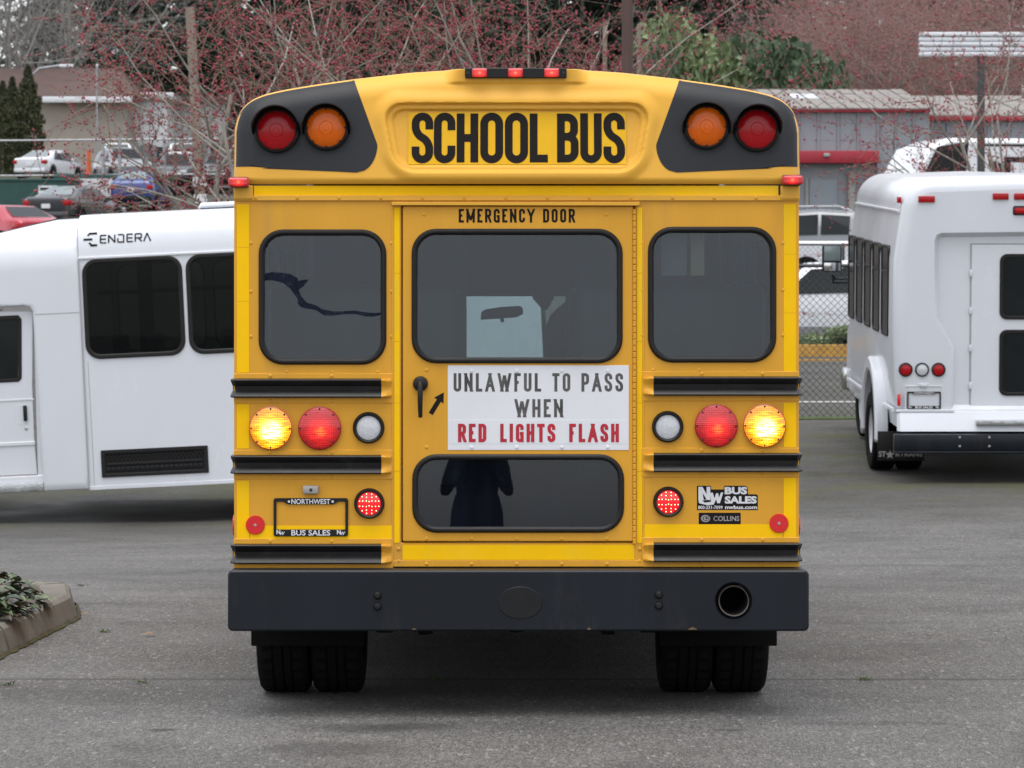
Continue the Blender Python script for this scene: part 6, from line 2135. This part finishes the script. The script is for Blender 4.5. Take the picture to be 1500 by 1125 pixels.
def grow_tree(seed, height, stems, spread, levels, bud_step, lean=.45, thick=.07, twigs_per=4, droopy=0.0):
    """returns (trunk geometry, twig geometry, bud centres)"""
    r = random.Random(seed)
    TV, TF, WV, WF, B = [], [], [], [], []
    def branch(p, d, L_, rad, lv):
        k = 5 if lv == 0 else 4
        pts, rads = [p], [rad]
        q, dd = Vector(p), Vector(d)
        for i in range(k):
            dd = (dd + Vector((r.gauss(0, .13), r.gauss(0, .13), r.gauss(0, .08) + (.05 if lv < 2 else .02 - droopy))) ).normalized()
            q = q + dd * (L_ / k)
            pts.append(q.copy()); rads.append(rad * (1 - .62 * (i + 1) / k))
        if lv < 2: tube_geo(TV, TF, pts, rads, 7 if lv == 0 else 5, False)
        else: tube_geo(WV, WF, pts, rads, 3, False)
        if lv >= levels - 2:
            n_ = max(1, int(L_ / bud_step))
            for j in range(n_):
                t = r.uniform(.05, 1)
                i = min(int(t * k), k - 1)
                b = pts[i].lerp(pts[i + 1], t * k - i)
                B.append((b.x + r.gauss(0, .02), b.y + r.gauss(0, .02), b.z + r.gauss(0, .02)))
                if r.random() < .5:
                    B.append((b.x + r.gauss(0, .035), b.y + r.gauss(0, .035), b.z + r.gauss(0, .035)))
        if lv < levels - 1:
            m_ = {0: twigs_per + 3, 1: twigs_per + 1}.get(lv, twigs_per)
            for j in range(m_):
                t = r.uniform(.22, 1.0) if lv else r.uniform(.25, 1.0)
                i = min(int(t * k), k - 1)
                b = pts[i].lerp(pts[i + 1], t * k - i)
                ax = dd.orthogonal().normalized()
                side = Matrix.Rotation(r.uniform(0, 6.28), 3, dd) @ ax
                nd = (dd * r.uniform(.35, .9) + side * r.uniform(.55, 1.0)).normalized()
                if lv == 0: nd = (nd + Vector((0, 0, .1))).normalized()
                branch(b, nd, L_ * r.uniform(.45, .72), max(rads[i] * .55, .004), lv + 1)
    for s in range(stems):
        a = 6.28 * s / stems + r.uniform(-.4, .4)
        d = Vector((math.cos(a) * lean * r.uniform(.4, 1.2), math.sin(a) * lean * r.uniform(.4, 1.2), 1)).normalized()
        branch(Vector((math.cos(a) * .1, math.sin(a) * .1, 0)), d, height * r.uniform(.75, 1.0), thick * r.uniform(.7, 1.1), 0)
    return (TV, TF), (WV, WF), B
def tree_meshes(seed, bud_m, bud_r, bark=BARK, twig=TWIG, **kw):
    (TV, TF), (WV, WF), B = grow_tree(seed, **kw)
    def tm(nm, V, Fc, m):
        me = bpy.data.meshes.new(nm); me.from_pydata(V, [], Fc); me.materials.append(m)
        me.polygons.foreach_set('use_smooth', [True] * len(me.polygons))
        return me
    rng = np.random.default_rng(seed)
    print('tree', len(TF), len(WF), len(B))
    return [('trunk', tm('trunk', TV, TF, bark), None), ('crown', tm('crown', WV, WF, twig), 'stuff'), ('buds', blob_mesh('buds', B, bud_r, bud_m, rng), 'stuff')]
def plant_tree(name, meshes, loc, rot, scale, **kw):
    root = empty(name, loc, (0, 0, rot), **kw)
    root.scale = (scale,) * 3
    for nm, me, kind in meshes:
        o = bpy.data.objects.new(nm, me)
        COL.objects.link(o)
        setp(o, root, kind=kind)
    return root
RT = [tree_meshes(11 + k, BUDS, .0155, height=4.8, stems=4, spread=1, levels=4, bud_step=.125, lean=.34, thick=.062, twigs_per=(3, 4, 4)[k]) for k in range(3)]
red_spots = [(330, 42, 0, .0, 1.0), (452, 43, 2, 1.0, 1.0), (545, 46, 0, 3.6, 1.05), (640, 42, 1, 4.4, .98), (745, 46, 2, 5.2, 1.02), (850, 49, 0, 1.4, .95)]
red_lab = ('red budded leafless tree next to the pale wooden pole', 'second red budded tree from the pale wooden pole', 'third red budded tree from the pale wooden pole', 'fourth red budded tree from the pale wooden pole', 'second red budded tree from the thick brown pole', 'red budded leafless tree next to the thick brown pole')
for (px, y, k, a, s_), lab in zip(red_spots, red_lab):
    x = (px - 750) / F * y
    plant_tree('red_bud_tree', RT[k], (x, y, gz(x, y) - .05), a, s_, label=lab, cat='tree', group='red budded trees behind the buses')
x = (1488 - 750) / F * 52
plant_tree('red_bud_tree', RT[1], (x, 52, gz(x, 52)), 1.1, .98, label='leafless red budded tree above the white motorhome', cat='tree')

# pinkish bare thicket up the bank, right of centre
TH = [tree_meshes(41 + k, BUDS2, .024, twig=mat('pink_brown_twig%d' % k if k else 'pink_brown_twig', (.30, .22, .20), .9, var=(2, .3)), height=6.4, stems=6, spread=1, levels=4, bud_step=.22, lean=.5, thick=.06, twigs_per=5) for k in range(2)]
th_spots = [(1150, 150, 0), (1205, 142, 1), (1262, 150, 0), (1315, 141, 1), (1372, 152, 0), (1430, 143, 1), (1490, 150, 0), (1230, 165, 0), (1345, 166, 1)]
for i, (px, y, k) in enumerate(th_spots):
    x = (px - 750) / F * y
    plant_tree('bare_tree', TH[k], (x, y, gz(x, y) - .2), i * 1.7, 1.15 + .12 * (i % 3), label='bare pinkish brown tree in the thicket above the metal building', cat='tree', group='bare trees in the thicket above the metal building')

# broadleaf evergreen shrubs
def shrub_mesh(seed, n_, lobes, size, m, rx_=1.0, rz_=1.0):
    rng = np.random.default_rng(seed)
    cs = [np.array((rng.normal(0, .45) * rx_, rng.normal(0, .45) * rx_, rng.uniform(.35, 1.35) * rz_)) for _ in range(lobes)]
    P = []
    for _ in range(n_):
        c = cs[rng.integers(lobes)]
        v = rng.normal(size=3); v /= np.linalg.norm(v)
        P.append(c + v * np.array((.48 * rx_, .48 * rx_, .42 * rz_)) * rng.uniform(.62, 1.05))
    return leaf_mesh('foliage', P, size, m, rng)
SH = [shrub_mesh(5, 6500, 14, .055, FOL_M), shrub_mesh(6, 6500, 16, .055, FOL_O)]
stemV, stemF = [], []
for a in range(5):
    tube_geo(stemV, stemF, [(0, 0, -.1), (.25 * math.cos(a * 1.3), .25 * math.sin(a * 1.3), .5), (.4 * math.cos(a * 1.3), .4 * math.sin(a * 1.3), 1.0)], [.05, .035, .02], 5)
stem_me = bpy.data.meshes.new('stems'); stem_me.from_pydata(stemV, [], stemF); stem_me.materials.append(BARK)
for px, ytop, y, k, w in ((1020, 38, 128, 0, 3.4), (985, 62, 124, 0, 2.6), (1062, 60, 130, 0, 3.0), (1120, 70, 126, 1, 3.2), (1165, 78, 124, 1, 2.8), (1205, 106, 122, 1, 2.0), (955, 84, 122, 1, 1.6)):
    x = (px - 750) / F * y
    z0 = gz(x, y)
    h = HC - (ytop - YH) / F * y - z0
    root = empty('evergreen_shrub', (x, y, z0), (0, 0, px), label='bright olive green rounded shrub above the school bus corner' if k == 0 else 'dark green rounded shrub behind the metal building roof', cat='shrub', group='olive green shrubs on the bank' if k == 0 else 'dark green shrubs on the bank')
    root.scale = (w / 1.1, w / 1.1, h / 1.55)
    for nm, me, kd in (('foliage', SH[k], 'stuff'), ('stems', stem_me, None)):
        o = bpy.data.objects.new(nm, me); COL.objects.link(o); setp(o, root, kind=kd)

# conifers
def conifer_mesh(seed, n_br=120, per=46, m=FOL_D):
    rng = np.random.default_rng(seed)
    P, D = [], []
    for i in range(n_br):
        t = (i + rng.uniform()) / n_br
        z = .06 + .94 * t
        L_ = (1 - t) ** .8 * .25 * rng.uniform(.65, 1.15) + .012
        a = rng.uniform(0, 6.28)
        for _ in range(per):
            s = rng.uniform(.08, 1)
            P.append((L_ * s * math.cos(a) + rng.normal(0, .010), L_ * s * math.sin(a) + rng.normal(0, .010), z - .12 * L_ * s * 2 + rng.normal(0, .006)))
            D.append((math.cos(a) * .7, math.sin(a) * .7, -.6))
    return leaf_mesh('crown', P, .016, m, rng, np.array(D), .42)
CO = [conifer_mesh(21), conifer_mesh(22)]
tv, tf = [], []
tube_geo(tv, tf, [(0, 0, -.02), (0, 0, .5), (0, 0, .98)], [.016, .010, .002], 8)
tr_me = bpy.data.meshes.new('trunk'); tr_me.from_pydata(tv, [], tf); tr_me.materials.append(BARK)
rc = random.Random(9)
spots = []
for px in range(64, 1560, 52):
    y = 225 + rc.uniform(-18, 22)
    spots.append((px + rc.uniform(-15, 15), y, rc.uniform(19, 27)))
for px in range(430, 1120, 62):
    spots.append((px + rc.uniform(-18, 18), 196 + rc.uniform(-8, 10), rc.uniform(15, 22)))
for px in range(150, 430, 60):
    spots.append((px + rc.uniform(-18, 18), 206 + rc.uniform(-4, 8), rc.uniform(13, 19)))
for i, (px, y, h) in enumerate(spots):
    x = (px - 750) / F * y
    root = empty('conifer_tree', (x, y, gz(x, y) - .3), (0, 0, i * 2.1), label='tall dark conifer in the wood on the hill', cat='tree', group='dark conifers on the hill')
    root.scale = (h * rc.uniform(.8, 1.1), h * rc.uniform(.8, 1.1), h)
    for nm, me, kd in (('crown', CO[i % 2], 'stuff'), ('trunk', tr_me, None)):
        o = bpy.data.objects.new(nm, me); COL.objects.link(o); setp(o, root, kind=kd)
# columnar evergreens by the house
def cypress_mesh(seed):
    rng = np.random.default_rng(seed)
    P = []
    for _ in range(5200):
        t = rng.uniform() ** .8
        w = .17 * math.sin(min(1, (1 - t) * 1.25 + .02) * math.pi / 2) ** .9 * (1 + .15 * math.sin(t * 40))
        a = rng.uniform(0, 6.28)
        rr_ = w * rng.uniform(.6, 1.05)
        P.append((rr_ * math.cos(a), rr_ * math.sin(a), t))
    return leaf_mesh('foliage', P, .022, FOL_C, rng, np.array((0, 0, 1.0)), .4)
CY = cypress_mesh(3)
for px, ytop, y, lab in ((41, 97, 176, 'tallest columnar evergreen in front of the brown roof'), (18, 114, 174, 'middle columnar evergreen in front of the brown roof'), (4, 120, 173, 'short columnar evergreen in front of the brown roof')):
    x = (px - 750) / F * y
    z0 = gz(x, y)
    h = HC - (ytop - YH) / F * y - z0
    root = empty('columnar_evergreen', (x, y, z0), (0, 0, px), label=lab, cat='tree')
    root.scale = (h * .95, h * .95, h)
    for nm, me, kd in (('foliage', CY, 'stuff'), ('trunk', tr_me, None)):
        o = bpy.data.objects.new(nm, me); COL.objects.link(o); setp(o, root, kind=kd)
# grey bare trees at the far left
BG = tree_meshes(77, BARE, .035, bark=BARE, twig=BARE, height=12, stems=3, spread=1, levels=4, bud_step=.5, lean=.3, thick=.12, twigs_per=4)
for i, (px, y) in enumerate(((12, 192), (48, 200), (92, 196), (-20, 196), (128, 204))):
    x = (px - 750) / F * y
    plant_tree('bare_tree', BG, (x, y, gz(x, y) - .3), i * 1.9, 1.15 + .1 * (i % 2), label='tall bare grey tree behind the tan house', cat='tree', group='bare grey trees behind the tan house')
# low green growth between the lots
for px, py, w, h in ((1228, 512, 1.1, .55), (1180, 512, .5, .4), (1252, 510, .9, .5)):
    x, y = (px - 750) / F * 62.5, 62.5
    root = empty('evergreen_shrub', (x, y, gz(x, y)), (0, 0, px), label='low green bush at the yellow kerb behind the fence', cat='shrub', group='low bushes at the yellow kerb')
    root.scale = (w * .6, w * .6, h * .62)
    for nm, me, kd in (('foliage', SH[0], 'stuff'), ('stems', stem_me, None)):
        o = bpy.data.objects.new(nm, me); COL.objects.link(o); setp(o, root, kind=kd)

# ------------------------------------------------------------------ the photographer, mirrored in the lower door glass
def photographer(loc):
    root = empty('person', loc, label='person in black jacket and trousers mirrored in the lower door glass', cat='person')
    J = [((0, 0, .95), .17), ((0, 0, 1.18), .17), ((0, 0, 1.38), .185), ((0, 0, 1.50), .07), ((0, .01, 1.58), .06),
         ((-.10, 0, .88), .115), ((-.11, .02, .50), .075), ((-.11, 0, .09), .05), ((-.11, .12, .05), .045),
         ((.10, 0, .88), .115), ((.12, .02, .50), .075), ((.13, 0, .09), .05), ((.13, .12, .05), .045),
         ((-.23, 0, 1.42), .075), ((-.30, .08, 1.15), .06), ((-.13, .30, 1.36), .045), ((.23, 0, 1.42), .075), ((.30, .08, 1.15), .06), ((.13, .30, 1.36), .045)]
    E_ = [(0, 1), (1, 2), (2, 3), (3, 4), (0, 5), (5, 6), (6, 7), (7, 8), (0, 9), (9, 10), (10, 11), (11, 12), (2, 13), (13, 14), (14, 15), (2, 16), (16, 17), (17, 18)]
    me = bpy.data.meshes.new('body'); me.from_pydata([j[0] for j in J], E_, [])
    o = bpy.data.objects.new('body', me); COL.objects.link(o); setp(o, root)
    me.materials.append(CLOTH)
    md = o.modifiers.new('skin', 'SKIN')
    for v, j in zip(me.skin_vertices[0].data, J): v.radius = (j[1], j[1] * .8)
    me.skin_vertices[0].data[0].use_root = True
    o.modifiers.new('sub', 'SUBSURF').render_levels = 2
    bm = bmesh.new(); bmesh.ops.create_uvsphere(bm, u_segments=20, v_segments=14, radius=1)
    for v in bm.verts:
        v.co = Vector((v.co.x * .078, v.co.y * .098 + (.02 if v.co.z < -.2 else 0), v.co.z * .118 + 1.70))
    hd_ = bm_obj('head', bm, SKIN, root, True)
    bm = bmesh.new(); bmesh.ops.create_uvsphere(bm, u_segments=20, v_segments=14, radius=1)
    for v in bm.verts: v.co = Vector((v.co.x * .085, v.co.y * .10 - .018, max(v.co.z, -.2) * .122 + 1.72))
    bm_obj('hair', bm, BLACK, hd_, True)
    # jacket skirt over the hips, nose and hands
    lathe('jacket', [(.20, .14), (.235, .0), (.245, -.14), (.22, -.42)], CLOTH, root, loc=(0, 0, 1.0), n=20).rotation_euler = (R(90), 0, 0)
    box('nose', -.012, .012, .09, .125, 1.67, 1.715, SKIN, hd_, bev=.008)
    for sg in (-1, 1):
        V, Fc = [], []
        for k in range(5):
            a = (k - 2) * .018
            tube_geo(V, Fc, [(sg * .13 - sg * .01, .30, 1.36 + a), (sg * .10, .345, 1.37 + a), (sg * .05, .345 - .01 * (k % 2), 1.372 + a)], [.011, .010, .007], 6)
        tube_geo(V, Fc, [(sg * .14, .27, 1.345), (sg * .12, .325, 1.365)], [.034, .038], 8)
        mesh('hand', V, Fc, CLOTH, root, True)
photographer((-.32, -1.6, gz(0, 0)))
